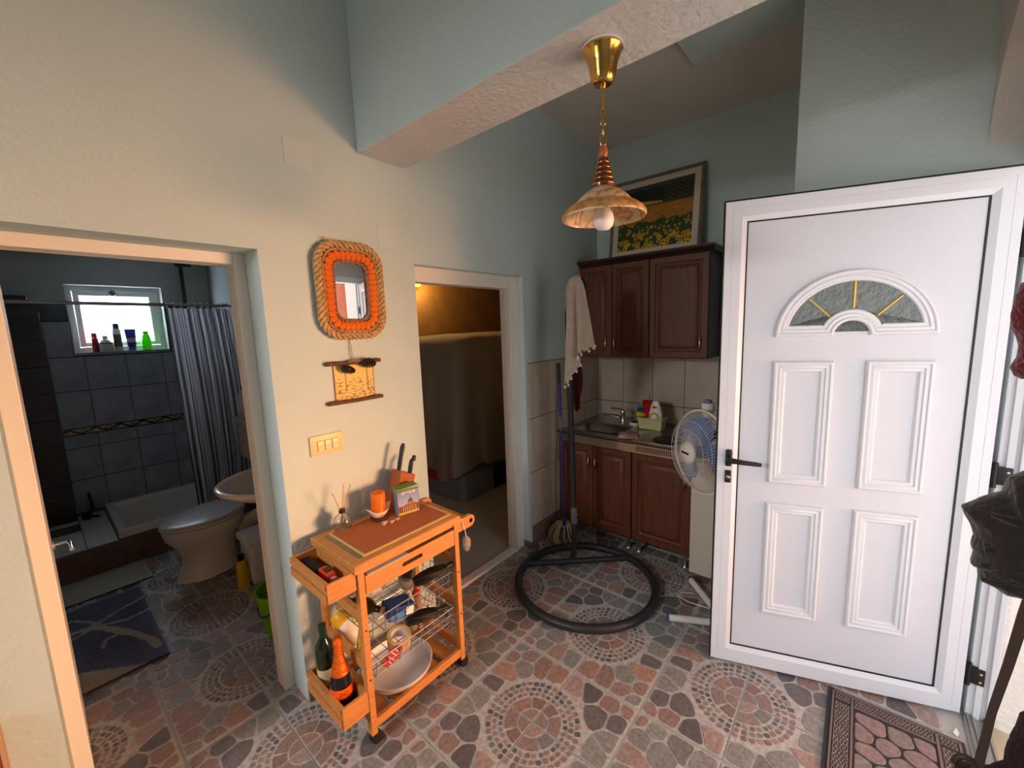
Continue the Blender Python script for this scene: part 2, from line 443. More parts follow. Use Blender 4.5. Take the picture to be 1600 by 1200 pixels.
# ---- outside the front door: exterior ground, reveal, brick house across the street
bm = B(); box(bm, .47, 30, -30, 30, -.16, -.06); box(bm, -30, .47, -30, -1.85, -.16, -.06); box(bm, -30, -5.3, -1.85, 30, -.16, -.06); box(bm, -5.3, .47, 7.0, 30, -.16, -.06); struct('floor_terrace', bm, M('terrace_stone', (208, 202, 194), .8, var=.25, vscale=7, bump=.4, bscale=30), 'beige stone terrace outside the front door', cat='ground')
bm = B(); box(bm, .501, .80, YN-.02, YN+2, -.06, 3.45); box(bm, .46, .501, YN+.001, YN+2, -.06, 3.45); struct('wall_outside', bm, M('outside_render', (236, 230, 222), .9, bump=.8, bscale=45), 'white rough-cast wall outside the front door', cat='wall')
m_brick = M('brick_red', (190, 106, 78), .85, var=.3, vscale=14, bump=.3, bscale=40)
bm = B(); box(bm, 6.0, 6.3, 1.0, 12, -.1, 7.5)
hs = Thing('brick_house', 'orange brick house with white bands, seen only in the mirror', 'house', (6.0, 6.0, -.1))
hs.add('wall', bm, m_brick)
for z in (1.3, 3.35, 5.6):
    bm = B(); box(bm, 5.93, 6.02, 1.0, 12, z, z+.35); hs.add('band', bm, M('band_white', (238, 236, 230), .8))
for y in (5.2, 8.4):
    bm = B(); box(bm, 5.94, 6.02, y, y+1.0, 2.0, 3.2); wv = hs.add('window', bm, M('band_white', (238, 236, 230), .8))
    bm = B(); box(bm, 5.92, 5.945, y+.08, y+.92, 2.08, 3.12); hs.add('pane', bm, M('dark_pane', (60, 70, 80), .1), sub=wv)

# ---- front door frame, hinges, threshold
fr = Thing('door_1', 'white aluminium frame of the front door with black hinges', 'door frame', (.45, 2.38, 0), kind='structure')
bm = B(); box(bm, .435, .50, 2.372, YN, .0, 2.27, bev=.003); box(bm, .455, .475, 2.36, 2.372, .0, 2.2, bev=.002); box(bm, .488, .505, 2.352, 2.38, 0, 2.25, bev=.002); fr.add('hinge_post', bm, m_pvc)
bm = B(); box(bm, .435, .50, .90, .96, .0, 2.27, bev=.003); fr.add('lock_post', bm, m_pvc)
bm = B(); box(bm, .435, .50, .96, 2.372, 2.21, 2.27, bev=.003); fr.add('head_rail', bm, m_pvc)
bm = B(); box(bm, .425, .50, .90, 2.372, -.04, .006, bev=.002); box(bm, .437, .443, .90, 2.372, .006, .014); box(bm, .452, .458, .90, 2.372, .006, .016); box(bm, .488, .496, .90, 2.372, .006, .02); fr.add('threshold', bm, m_steel)
for z in (.20, 1.06, 1.93):
    bm = B(); box(bm, .432, .474, 2.352, 2.3725, z-.035, z+.035, bev=.002); lathe(bm, [(.009, -.05), (.009, .05)], (.428, 2.36, z), 12); h = fr.add('hinge', bm, m_black, 40)
    for dz in (-.018, .018):
        bm = B(); lathe(bm, [(.0055, 0), (.0045, -.003)], (.462, 2.352, z+dz), 10, axis=(0, 1, 0)); fr.add('screw', bm, m_chrome, 40, sub=h)
bm = B(); box(bm, .505, .62, .90, YN, -.06, -.03); struct('floor_sill', bm, M('sill_stone', (206, 190, 160), .7, var=.2, vscale=9), 'cream stone sill outside the door threshold', cat='sill')
# ================================================================ front door leaf
dl = Thing('door_2', 'white panelled front door standing open with an arched glass light', 'door', (-.48, 2.03, .012), math.radians(19.69), local=True, kind='structure')
LW, LH = .955, 2.183
PY = lambda u, v, h: Vector((u, -h, v))
bm = B(); mould(bm, rect(0, LW, 0, LH), [(0, -.05), (0, -.008), (.002, 0), (.03, 0), (.031, -.0015), (.032, 0), (.066, 0), (.078, -.008), (.086, -.012), (.087, -.05)], PY); dl.add('leaf_frame', bm, m_pvc, 25)
bm = B(); mould(bm, rect(.0862, LW-.0862, .0862, LH-.0862), [(0, -.0122), (.0055, -.0122), (.006, -.017)], PY); dl.add('gasket', bm, m_black)
bm = B(); box(bm, .086, LW-.075, .016, .04, .074, LH-.076); dl.add('infill_panel', bm, M('door_infill', (214, 216, 224), .38, bump=.12, bscale=260))
bm = B(); box(bm, -.004, .0, .006, .03, 0, LH+.004); box(bm, -.004, LW, .004, .03, LH, LH+.006); dl.add('edge_seal', bm, m_black)
prof = [(0, -.016), (.001, -.006), (.006, -.001), (.012, -.001), (.016, -.006), (.02, -.004), (.028, -.003), (.032, -.008), (.037, -.007), (.043, -.0075), (.047, -.013), (.05, -.0155)]
for u0, u1, v0, v1 in ((.21, .431, .938, 1.492), (.54, .759, .943, 1.494), (.21, .43, .292, .841), (.538, .757, .296, .846)):
    bm = B(); mould(bm, rect(u0, u1, v0, v1), prof, PY); dl.add('raised_moulding', bm, m_pvc, 25)
out = [(.209, 1.598), (.42, 1.598)]
out += [(.481-.061*math.cos(PI*k/16), 1.598+.061*math.sin(PI*k/16)) for k in range(1, 16)]+[(.542, 1.598), (.761, 1.598)]
out += [(.485+.276*math.cos(PI*k/40), 1.598+.268*math.sin(PI*k/40)) for k in range(1, 40)]
bm = B(); mould(bm, out, prof, PY); dl.add('arch_moulding', bm, m_pvc, 25)
gl = offset_poly(out, .046)
bm = B(); prism(bm, gl, 'y', .0125, .0155); glz = dl.add('glass_light', bm, M('frosted_glass', (118, 128, 126), .22, bump=.9, bscale=55, var=.2, vscale=30))
for a in (45, 90, 135):
    ca, sa = math.cos(math.radians(a)), math.sin(math.radians(a))
    r1 = .222 if a == 90 else .219
    bm = B(); tube(bm, [(.483+ca*.113, .0125, 1.598+sa*.113), (.483+ca*r1, .0125, 1.598+sa*r1)], .0045, 8); dl.add('brass_bar', bm, M('gold_bar', (214, 178, 96), .4, .6), 40, sub=glz)
hd = B(); box(hd, .034, .060, -.012, 0, 1.005, 1.085, bev=.008); lathe(hd, [(.011, 0), (.010, .045)], (.047, -.005, 1.044), 14, axis=(0, -1, 0))
tube(hd, [(.047, -.045, 1.044), (.062, -.05, 1.044), (.10, -.05, 1.040), (.15, -.048, 1.036), (.172, -.046, 1.034)], [.012, .013, .011, .010, .008], 10); dl.add('handle', hd, m_black, 50)
bm = B(); box(bm, .034, .060, -.008, 0, .925, .985, bev=.004); kc = dl.add('lock_plate', bm, m_black)
bm = B(); lathe(bm, [(.008, 0), (.008, .01), (.004, .012)], (.047, -.006, .955), 12, axis=(0, -1, 0)); dl.add('keyhole', bm, m_steel, 40, sub=kc)

# ================================================================ trolley
T = Thing('kitchen_trolley', 'orange beech kitchen trolley with wire baskets beside the light switch', 'trolley', (-1.62, .98, 0))
x0, x1, y0, y1 = -1.805, -1.425, .705, 1.25
# top frame with inlay
bm = B(); mould(bm, [(x0, y0), (x1, y0), (x1, y1), (x0, y1)], [(0, .768), (0, .797), (.004, .801), (.042, .801), (.044, .797), (.046, .768)], lambda u, v, h: Vector((u, v, h))); T.add('top_frame', bm, m_pine, 30)
bm = B(); box(bm, x0+.045, x1-.045, y0+.045, y1-.045, .775, .798); T.add('top_inlay', bm, M('grey_inlay', (150, 138, 112), .6, var=.2, vscale=30))
LEG = .036
def leg(yc, xa, xb, z1=.768):
    bm = B(); box(bm, xa, xb, yc-.013, yc+.013, .048, z1, bev=.002); return bm
for yc in (.728, 1.222):
    for xa, xb in ((-1.46, -1.425), (-1.80, -1.765)):
        lg = T.add('leg', leg(yc, xa, xb), m_pine)
        if xa > -1.5:
            for z in (.30, .52):
                bm = B(); lathe(bm, [(.004, 0), (.004, .002)], (-1.425, yc, z), 10, axis=(1, 0, 0)); T.add('screw_hole', bm, M('dark_hole', (40, 22, 14), .8), sub=lg)
# side rails (across) and front apron
for yc in (.728, 1.222):
    for z in (.10, .33, .55):
        bm = B(); box(bm, -1.765, -1.46, yc-.01, yc+.01, z, z+.045, bev=.002); T.add('side_rail', bm, m_pine)
bm = B(); box(bm, -1.447, -1.427, .741, 1.209, .071, .111, bev=.002); T.add('shelf_rail', bm, m_pine)
bm = B(); box(bm, -1.80, -1.78, .741, 1.209, .071, .111, bev=.002); T.add('shelf_rail', bm, m_pine)
for k in range(5):
    y = .76+k*.092; bm = B(); box(bm, -1.78, -1.447, y, y+.06, .082, .094, bev=.002); T.add('shelf_slat', bm, m_pine)
bm = B(); box(bm, -1.80, -1.785, .741, 1.209, .70, .768, bev=.002); T.add('back_apron', bm, m_pine)
# front opening strip + drawer
bm = B(); box(bm, -1.45, -1.432, .741, 1.209, .757, .768); T.add('front_strip', bm, m_pine)
bm = B()
zz0, zz1 = .668, .745
sl = [( .925+.012*math.cos(a)+(.082 if math.cos(a) > 0 else 0), .708+.010*math.sin(a)) for a in [2*PI*k/24 for k in range(24)]]
outer = [(.744, zz0), (1.206, zz0), (1.206, zz1), (.744, zz1)]
# drawer front as plate with a slot: 4 boxes round the slot
box(bm, -1.443, -1.424, .744, .913, zz0, zz1, bev=.0015); box(bm, -1.443, -1.424, 1.019, 1.206, zz0, zz1, bev=.0015)
box(bm, -1.443, -1.424, .913, 1.019, zz0, .699); box(bm, -1.443, -1.424, .913, 1.019, .717, zz1)
for s, yc in ((1, .913), (-1, 1.019)):
    prism(bm, [(yc, .699)]+[(yc+s*(.009-.009*math.sin(PI*k/8)) , .708-.009*math.cos(PI*k/8)) for k in range(9)]+[(yc, .717)], 'x', -1.443, -1.424)
dr = T.add('drawer', bm, m_pine)
bm = B(); box(bm, -1.775, -1.443, .75, .758, .675, .735); box(bm, -1.775, -1.443, 1.192, 1.20, .675, .735); box(bm, -1.775, -1.767, .758, 1.192, .675, .735); box(bm, -1.775, -1.443, .75, 1.20, .668, .675); T.add('drawer_box', bm, m_pine, sub=dr)
# towel/handle bars at the right
for xa, xb in ((-1.449, -1.427), (-1.79, -1.768)):
    bm = B(); pl = [(1.235, .717), (1.318, .717)]+[(1.318+.030*math.sin(PI*k/10), .747-.030*math.cos(PI*k/10)) for k in range(11)]+[(1.235, .777)]
    prism(bm, pl, 'x', xa, xb); T.add('handle_arm', bm, m_pine, 40)
bm = B(); tube(bm, [(-1.79, 1.322, .747), (-1.427, 1.322, .747)], .011, 12); T.add('handle_rod', bm, m_pine, 40)
# upper left box
def openbox(a0, a1, b0, b1, z0, z1, t=.011):
    bm = B(); box(bm, a0, a1, b0, b1, z0, z0+t); box(bm, a1-t, a1, b0, b1, z0+t, z1, bev=.001); box(bm, a0, a0+t, b0, b1, z0+t, z1, bev=.001)
    box(bm, a0+t, a1-t, b0, b0+t, z0+t, z1); box(bm, a0+t, a1-t, b1-t, b1, z0+t, z1); return bm
T.add('side_box', openbox(-1.755, -1.436, .600, .712, .700, .776), m_pine)
bm = B(); box(bm, -1.755, -1.445, .594, .600, .752, .776, bev=.001); box(bm, -1.755, -1.445, .594, .600, .700, .735, bev=.001); T.add('side_box_slat', bm, m_pine)
# lower bottle crate: solid board with cut-outs drawn as a box with an upper deck
T.add('bottle_crate', openbox(-1.735, -1.43, .608, .716, .165, .255, .012), m_pine)
bm = B(); box(bm, -1.735, -1.44, .602, .608, .225, .255, bev=.001); box(bm, -1.735, -1.44, .602, .608, .165, .205, bev=.001); T.add('crate_slat', bm, m_pine)
# wheels
for yc in (.728, 1.222):
    for xc in (-1.442, -1.783):
        bm = B(); 
        for s in (-1, 1): lathe(bm, [(.008, 0), (.022, .001), (.024, .006), (.022, .013), (.008, .014)], (xc-.007+s*.011, yc+.01, .024), 18, axis=(1, 0, 0))
        box(bm, xc-.008, xc+.010, yc-.012, yc+.016, .026, .05, bev=.004); T.add('caster', bm, m_rubber, 40)
# wire baskets
m_wire = M('chrome_wire', (196, 192, 186), .25, 1.0)
def basket(zb, zt, nm):
    bm = B(); X0, X1, Y0, Y1 = -1.775, -1.45, .752, 1.20; r = .0021
    tube(bm, [(X0, Y0, zt), (X1, Y0, zt), (X1, Y1, zt), (X0, Y1, zt)], .0032, 6, True)
    tube(bm, [(X0+.01, Y0+.02, zb), (X1-.01, Y0+.02, zb), (X1-.01, Y1-.02, zb), (X0+.01, Y1-.02, zb)], r, 6, True)
    zm = (zb+zt)/2; tube(bm, [(X0, Y0+.01, zm), (X1-.005, Y0+.01, zm), (X1-.005, Y1-.01, zm), (X0, Y1-.01, zm)], r, 6, True)
    for k in range(8):
        y = Y0+.02+(Y1-Y0-.04)*k/7; tube(bm, [(X0, y, zt), (X0+.01, y, zb), (X1-.01, y, zb), (X1, y, zt)], r, 6)
    for k in range(1, 6):
        x = X0+(X1-X0)*k/6; tube(bm, [(x, Y0, zt), (x, Y0+.02, zb), (x, Y1-.02, zb), (x, Y1, zt)], r, 6)
    T.add('wire_basket', bm, m_wire, 50)
basket(.437, .522, 0); basket(.262, .335, 1)
for z in (.577, .347):
    for xa in (-1.79, -1.44):
        pass
# pumice stone hanging from the handle
ps = Thing('pumice_stone', 'speckled pumice stone hanging on a cord from the trolley handle', 'pumice stone', (-1.425, 1.262, .60))
bm = B(); ball(bm, (-1.408, 1.268, .655), .026, .75, .85, 1.55, 16, 12)
for v in bm.verts: v.co += v.normal*.004*noise.noise(v.co*90)
ps.add('stone', bm, M('pumice', (176, 162, 146), .95, var=.6, vscale=110, bump=1, bscale=120), 60)
bm = B(); tube(bm, [(-1.409, 1.268, .69), (-1.412, 1.266, .72), (-1.420, 1.262, .748), (-1.428, 1.262, .779), (-1.450, 1.262, .779), (-1.452, 1.262, .755)], .0018, 6); ps.add('cord', bm, M('white_cord', (215, 210, 200), .8), 60)

# ---- things on the trolley top
bm = B(); box(bm, -1.768, -1.466, .768, 1.228, .8015, .8045)
pm = Thing('place_mat', 'orange bamboo place mat with a yellow border on the trolley', 'place mat', (-1.617, .998, .8015))
pm.add('border', bm, M('mat_edge', (222, 186, 110), .7))
bm = B(); box(bm, -1.758, -1.476, .778, 1.218, .8040, .8052)
pm.add('weave', bm, M('mat_weave', (196, 108, 58), .75, var=.3, vscale=10, stretch=(120, 4, 1), bump=.5, bscale=20))
ZT = .8053
rd = Thing('reed_diffuser', 'round glass reed diffuser with three sticks on the trolley', 'reed diffuser', (-1.75, .832, ZT))
bm = B(); lathe(bm, [(.001, ZT), (.040, ZT), (.041, ZT+.004), (.001, ZT+.005)], (-1.75, .832, 0), 28); rd.add('coaster', bm, M('cork_coaster', (150, 96, 52), .7), 40)
zc = ZT+.0055
bm = B(); lathe(bm, [(.002, zc), (.028, zc), (.036, zc+.012), (.040, zc+.032), (.034, zc+.054), (.018, zc+.068), (.012, zc+.074), (.012, zc+.084), (.0105, zc+.084), (.0105, zc+.074), (.0165, zc+.067), (.0325, zc+.053), (.0385, zc+.032), (.0345, zc+.013), (.027, zc+.002), (.002, zc+.002)], (-1.75, .832, 0), 28, cap=True); rd.add('bottle', bm, m_glass, 50)
bm = B(); lathe(bm, [(.013, zc+.074), (.014, zc+.075), (.014, zc+.092), (.006, zc+.093)], (-1.75, .832, 0), 20); rd.add('collar', bm, m_black, 40)
for dx, dy, h in ((.03, -.05, .215), (-.005, .02, .225), (.01, .045, .222)):
    bm = B(); tube(bm, [(-1.75-dx*.5, .832-dy*.45, zc+.006), (-1.75+dx, .832+dy, h+ZT-.02)], .0022, 6); rd.add('reed', bm, M('reed', (190, 132, 86), .8), 50)
cs = Thing('candle_bowl', 'orange pillar candle standing in a white boat-shaped bowl', 'candle', (-1.715, .995, ZT))
bm = B(); lathe(bm, [(.001, ZT), (.042, ZT), (.044, ZT+.005), (.001, ZT+.006)], (-1.715, .995, 0), 28); cs.add('coaster', bm, M('dark_coaster', (92, 46, 28), .5), 40)
bm = B(); loops = []
for r, h in ((.020, .006), (.034, .016), (.046, .034), (.050, .042), (.046, .042), (.03, .018)):
    lp = []
    for k in range(28):
        a = 2*PI*k/28; tip = abs(math.sin(a))**6
        lp.append(Vector((-1.715+r*math.cos(a)*.80, .995+r*math.sin(a)*(1+.30*tip*(h > .03)), ZT+h+(.022*tip if h > .03 else 0))))
    loops.append(lp)
ring_faces(bm, loops, True, True, True); fix(bm); cs.add('bowl', bm, m_porc, 60)
bm = B(); lathe(bm, [(.002, ZT+.02), (.032, ZT+.02), (.033, ZT+.03), (.033, ZT+.126), (.030, ZT+.130), (.024, ZT+.126), (.002, ZT+.124)], (-1.715, .995, 0), 28); cs.add('candle', bm, M('orange_wax', (248, 142, 24), .45, translucent=.5), 50)
# tin
tn = Thing('tea_tin', 'printed tea tin with a domed building and green lid on the trolley', 'tin', (-1.665, 1.115, ZT), math.radians(-12), local=True)
bm = B(); box(bm, -.032, .030, -.056, .056, 0, .128, bev=.005); body = tn.add('body', bm, M('tin_side', (116, 120, 140), .35, .0), 40)
nu, nv = 57, 66; pts = []; cl = []
for j in range(nv):
    for i in range(nu):
        a, b = i/(nu-1), j/(nv-1); pts.append((.0306, -.051+.102*a, .003+.122*b))
        sky = mix((196, 196, 214), (112, 128, 178), b); c = sky
        if b < .10: c = (190, 168, 92)
        elif b < .36:
            c = (128, 84, 52)
            if .18 < a < .92 and .13 < b < .31: c = (206, 164, 126) if math.sin(a*60) > .0 else (52, 30, 24)
        elif b < .36+.13*max(0, 1-abs(a-.6)/.34): c = (176, 112, 68)
        elif (a-.6)**2/.13**2+(b-.46)**2/.16**2 < 1 and b > .4: c = (96, 74, 60)
        elif abs(a-.6) < .015 and b < .72 and b > .4: c = (86, 92, 84)
        if .83 < b < .92 and .16 < a < .86 and noise.noise(Vector((a*22, b*9, 2.0))) > -.05: c = (238, 190, 178)
        cl.append(lin(c))
me = painted(pts, cl, nu, nv, 'print'); me.materials.append(m_attr_g); link('print', me, body)
bm = B(); box(bm, -.0335, .0315, -.0575, .0575, .118, .136, bev=.004); tn.add('lid', bm, M('tin_lid', (112, 148, 62), .35, var=.5, vscale=40), 40)
# knife block
kb = Thing('knife_block', 'wooden knife block with black handled knives behind the tin', 'knife block', (-1.755, 1.15, ZT))
bm = B(); pl = [(1.075, ZT), (1.165, ZT), (1.218, ZT+.15), (1.132, ZT+.192)]; prism(bm, pl, 'x', -1.79, -1.715); bmesh.ops.bevel(bm, geom=bm.edges[:], offset=.003, segments=1, affect='EDGES'); kb.add('block', bm, M('block_wood', (168, 84, 34), .45, var=.3, vscale=9, stretch=(8, 8, 1)))
for x, y, h, ln in ((-1.762, 1.148, .19, .125), (-1.735, 1.192, .16, .085)):
    bm = B(); tube(bm, [(x, y, ZT+h-.02), (x, y+.012, ZT+h+.03), (x, y+.02, ZT+h+.06), (x, y+.034, ZT+h+ln-.02), (x, y+.042, ZT+h+ln)], [.010, .012, .011, .013, .008], 10, flat=.7); kb.add('knife_handle', bm, m_black, 50)
# shells
for k, (x, y, s) in enumerate(((-1.628, .975, 1.0), (-1.615, 1.005, .8), (-1.618, 1.035, .7))):
    bm = B(); loops = []
    for i in range(9):
        t = i/8; r = .012*s*(1-t*.85)*(1+.12*math.sin(i*2.2)); loops.append([Vector((x+(.015-.03*t)*s*.3+0, y-.018*s+.036*s*t, ZT+.012*s))+Vector((0, 0, 0))+Vector((r*math.cos(a), 0, r*math.sin(a)*.9)) for a in [2*PI*q/10 for q in range(10)]])
    ring_faces(bm, loops, True, True, True); fix(bm)
    single('seashell', bm, M('shell', (206, 176, 158), .5, var=.3, vscale=60), ['largest ribbed shell beside the candle', 'middle ribbed shell beside the candle', 'smallest ribbed shell near the tin'][k], 'shell', (x, y, ZT), 50, 'shells on the place mat')

# ---- things in the side box
bm = B(); box(bm, -1.742, -1.60, .622, .668, .712, .758, bev=.012, seg=3); single('glasses_case', bm, m_rubber, 'black soft case in the side box of the trolley', 'case', (-1.67, .645, .712), 40)
tm = Thing('tape_measure', 'orange and black tape measure in the side box', 'tape measure', (-1.575, .655, .712))
bm = B(); box(bm, -1.60, -1.515, .638, .676, .712, .765, bev=.010, seg=3); tm.add('case', bm, M('tape_orange', (222, 70, 24), .45), 40)
bm = B(); box(bm, -1.575, -1.54, .646, .668, .764, .768, bev=.001); tm.add('button', bm, m_black)
bm = B(); box(bm, -1.515, -1.495, .646, .668, .730, .755, bev=.003); tm.add('tab', bm, M('tab_pink', (214, 150, 140), .5))

# ---- bottles in the crate
def bottle(nm, lab, x, y, z, prof, mat, extras, axis=(0, 0, 1), cat='bottle'):
    t = Thing(nm, lab, cat, (x, y, z))
    q = Vector((0, 0, 1)).rotation_difference(Vector(axis)); mt = Matrix.Translation((x, y, z)) @ q.to_matrix().to_4x4()
    bm = B(); lathe(bm, prof, (0, 0, 0), 28); bm.transform(mt); t.add('glass', bm, mat, 50)
    for en, ep, em in extras:
        bm = B(); lathe(bm, ep, (0, 0, 0), 28); bm.transform(mt); t.add(en, bm, em, 50)
    return t
m_green = M('dark_green_glass', (22, 36, 20), .08, coat=.5); m_dark = M('dark_bottle_glass', (14, 13, 10), .08, coat=.5); m_brown = M('olive_bottle_glass', (44, 38, 16), .1, coat=.4)
wine = [(.002, 0), (.034, 0), (.037, .004), (.037, .185), (.034, .205), (.020, .228), (.0145, .245), (.0145, .292), (.002, .296)]
bottle('wine_bottle', 'dark green wine bottle with a cream label in the trolley crate', -1.67, .662, .178, wine, m_green,
       [('label', [(.0375, .03), (.0378, .03), (.0378, .105), (.0375, .105)], M('cream_label', (214, 196, 150), .7)), ('capsule', [(.0152, .235), (.0155, .236), (.0155, .295), (.002, .298)], M('green_capsule', (22, 58, 34), .35))])
pros = [(.002, 0), (.040, 0), (.044, .006), (.045, .06), (.043, .11), (.034, .16), (.022, .205), (.016, .24), (.016, .285), (.002, .29)]
pb = bottle('sparkling_wine_bottle', 'sparkling wine bottle with orange foil and label in the trolley crate', -1.535, .66, .178, pros, m_dark,
       [('foil', [(.0365, .150), (.0350, .158), (.0232, .205), (.0175, .24), (.0178, .25), (.0165, .258), (.0185, .272), (.0182, .292), (.012, .300), (.002, .301)], M('orange_foil', (226, 104, 22), .3, .4, bump=.6, bscale=90)),
        ('label', [(.0452, .058), (.0456, .058), (.0442, .100), (.0436, .100)], M('orange_label', (236, 92, 10), .5))])
# lettering on the orange label, wrapped round the bottle
fc_ = bpy.data.curves.new('label_text', 'FONT'); fc_.body = 'ZIO'; fc_.size = .022; fc_.align_x = 'CENTER'
fo_ = bpy.data.objects.new('label_text', fc_); COL.objects.link(fo_); bpy.context.view_layer.update()
tm_ = bpy.data.meshes.new_from_object(fo_.evaluated_get(bpy.context.evaluated_depsgraph_get())); bpy.data.objects.remove(fo_)
for v in tm_.vertices:
    an = math.radians(-16)+v.co.x/.046; v.co = Vector(((.0461-.03*v.co.y)*math.cos(an), (.0461-.03*v.co.y)*math.sin(an), .072+v.co.y))
tm_.materials.clear(); tm_.materials.append(M('label_ink', (92, 34, 6), .6)); link('label_lettering', tm_, pb.o)
# ---- upper basket
bottle('lying_bottle', 'olive bottle with a cork lying in the upper wire basket', -1.70, .80, .482, [(.002, 0), (.034, 0), (.037, .004), (.037, .10), (.03, .125), (.014, .148), (.0135, .185), (.002, .187)], m_brown,
       [('cork', [(.0138, .183), (.0142, .184), (.0142, .197), (.002, .199)], M('cork', (206, 178, 126), .8))], axis=(1, .35, .02))
bm = B(); box(bm, -.058, .058, -.045, .045, -.027, .027, bev=.002); bx = Thing('blue_carton', 'blue cardboard carton with a white label in the upper basket', 'carton', (-1.505, .925, .470), math.radians(80), local=True)
bm.transform(Matrix.Rotation(math.radians(8), 4, 'Y')); bx.add('carton', bm, M('carton_blue', (34, 66, 138), .5, var=.3, vscale=12))
bm = B(); box(bm, .02, .054, -.0462, -.0452, -.018, .018); bm.transform(Matrix.Rotation(math.radians(8), 4, 'Y')); bx.add('price_label', bm, M('label_white', (232, 228, 222), .6))
bm = B(); box(bm, -.05, .012, -.046, -.0452, -.022, .0); bm.transform(Matrix.Rotation(math.radians(8), 4, 'Y')); bx.add('light_band', bm, M('band_blue', (70, 130, 196), .5))
bm = B(); loops = []
for i in range(8):
    t = i/7
    loops.append([Vector((-1.70+.07*math.cos(a)*math.sin(PI*(t*.86+.1)), .88+.10*math.sin(a)*math.sin(PI*(t*.86+.1)), .45+.12*t+.0))+Vector((0, 0, .012*noise.noise(Vector((a*2, t*7, 1))))) for a in [2*PI*k/26 for k in range(26)]])
ring_faces(bm, loops, True, True, True); fix(bm)
for v in bm.verts: v.co += v.normal*.016*noise.noise(v.co*38)
single('plastic_bag', bm, M('crumpled_film', (216, 214, 216), .18, translucent=.3, bump=.8, bscale=40), 'crumpled clear plastic bag at the back of the upper basket', 'plastic bag', (-1.70, .88, .45), 30)
jr = Thing('glass_jar', 'glass jar with a brown printed lid lying in the upper basket', 'jar', (-1.63, 1.06, .45))
bm = B(); lathe(bm, [(.002, -.05), (.038, -.05), (.042, -.04), (.042, .03), (.036, .042), (.002, .043)], (-1.625, 1.06, .495), 26, axis=(.55, -.25, .8)); jr.add('glass', bm, M('jar_glass', (200, 196, 188), .12, trans=.6), 50)
bm = B(); ax = Vector((.55, -.25, .8)).normalized(); c = Vector((-1.625, 1.06, .495))+ax*.043
lathe(bm, [(.002, 0), (.030, 0), (.030, .004), (.002, .005)], c, 4, axis=ax); jr.add('lid_label', bm, M('brown_label', (118, 84, 48), .6, var=.8, vscale=60, col2=(40, 26, 16)))
def folded(nm, lab, p0, p1, r, strap=True):
    t = Thing(nm, lab, 'umbrella', p0)
    p0, p1 = Vector(p0), Vector(p1); n = 16; loops = []; d = (p1-p0).normalized(); sd = d.cross(Vector((0, 0, 1))).normalized(); up = sd.cross(d)
    for i in range(n):
        s = i/(n-1); rr = r*(.55+.55*math.sin(PI*min(1, .12+s*.8)))
        loops.append([p0+(p1-p0)*s+(sd*math.cos(a)+up*math.sin(a)*.62)*rr*(1+.13*math.sin(5*a+s*5)) for a in [2*PI*k/30 for k in range(30)]])
    bm = B(); ring_faces(bm, loops, True, True, True); fix(bm); t.add('folded_canopy', bm, M('black_nylon', (12, 11, 12), .65, bump=.4, bscale=50), 50)
    bm = B(); tube(bm, [p1-d*.005, p1+d*.05, p1+d*.055], [r*.42, r*.40, r*.2], 12); t.add('grip', bm, m_black, 40)
    return t
folded('folding_umbrella', 'black folding umbrella on top of the upper basket by the drawer', (-1.505, 1.02, .54), (-1.462, 1.175, .556), .034)
folded('folding_umbrella', 'black folding umbrella with a long grip lying in the lower basket end', (-1.51, .965, .372), (-1.462, 1.105, .368), .032)
bm = B(); ball(bm, (-1.535, 1.045, .462), .019, 1, 1, .9); single('red_ball', bm, M('cap_red', (186, 26, 40), .4), 'small round red ball in the upper basket', 'ball', (-1.535, 1.045, .443), 50)
# ---- lower basket
tp = Thing('tape_roll', 'roll of beige masking tape in the lower basket', 'tape roll', (-1.53, .935, .265))
bm = B(); lathe(bm, [(.037, -.024), (.052, -.024), (.053, -.023), (.053, .023), (.052, .024), (.037, .024), (.037, -.024)], (-1.53, .935, .297), 32, axis=(.22, -.1, 1), cap=False); tp.add('tape', bm, M('tape_beige', (202, 170, 116), .5), 40)
bm = B(); lathe(bm, [(.036, -.0235), (.037, -.0235), (.037, .0235), (.036, .0235), (.036, -.0235)], (-1.53, .935, .297), 32, axis=(.22, -.1, 1), cap=False); tp.add('core', bm, M('core_card', (214, 210, 210), .8), 40)
bm = B(); pl = [(.0+.052*math.cos(a), .028*math.sin(a)) for a in [2*PI*k/28 for k in range(28)]]; prism(bm, pl, 'x', 0, .004); bm.transform(Matrix.Translation((-1.463, .855, .302)) @ Matrix.Rotation(math.radians(14), 4, 'X') @ Matrix.Rotation(math.radians(-14), 4, 'Y'))
rp = Thing('red_leaf_ornament', 'dark red leaf-shaped ornament with white veins against the lower basket', 'ornament', (-1.462, .87, .28)); rp.add('leaf', bm, M('leaf_red', (164, 16, 40), .4))
for k in (-.025, -.01, .008, .024):
    bm = B(); box(bm, .0042, .0052, k-.0015, k+.0015, -.02+abs(k)*.3, .02-abs(k)*.3); bm.transform(Matrix.Translation((-1.463, .855, .302)) @ Matrix.Rotation(math.radians(14), 4, 'X') @ Matrix.Rotation(math.radians(-14), 4, 'Y') @ Matrix.Rotation(math.radians(24), 4, 'X')); rp.add('vein', bm, M('label_white', (232, 228, 222), .6))
yj = Thing('white_jar', 'white jar with a yellow lid at the back of the lower basket', 'jar', (-1.70, .80, .30))
bm = B(); lathe(bm, [(.002, 0), (.036, 0), (.038, .01), (.038, .11), (.002, .112)], (-1.66, .815, .30), 26, axis=(-.55, -.2, .55)); yj.add('jar', bm, M('jar_white', (226, 222, 212), .4), 50)
ax = Vector((-.55, -.2, .55)).normalized(); c = Vector((-1.66, .815, .30))+ax*.108
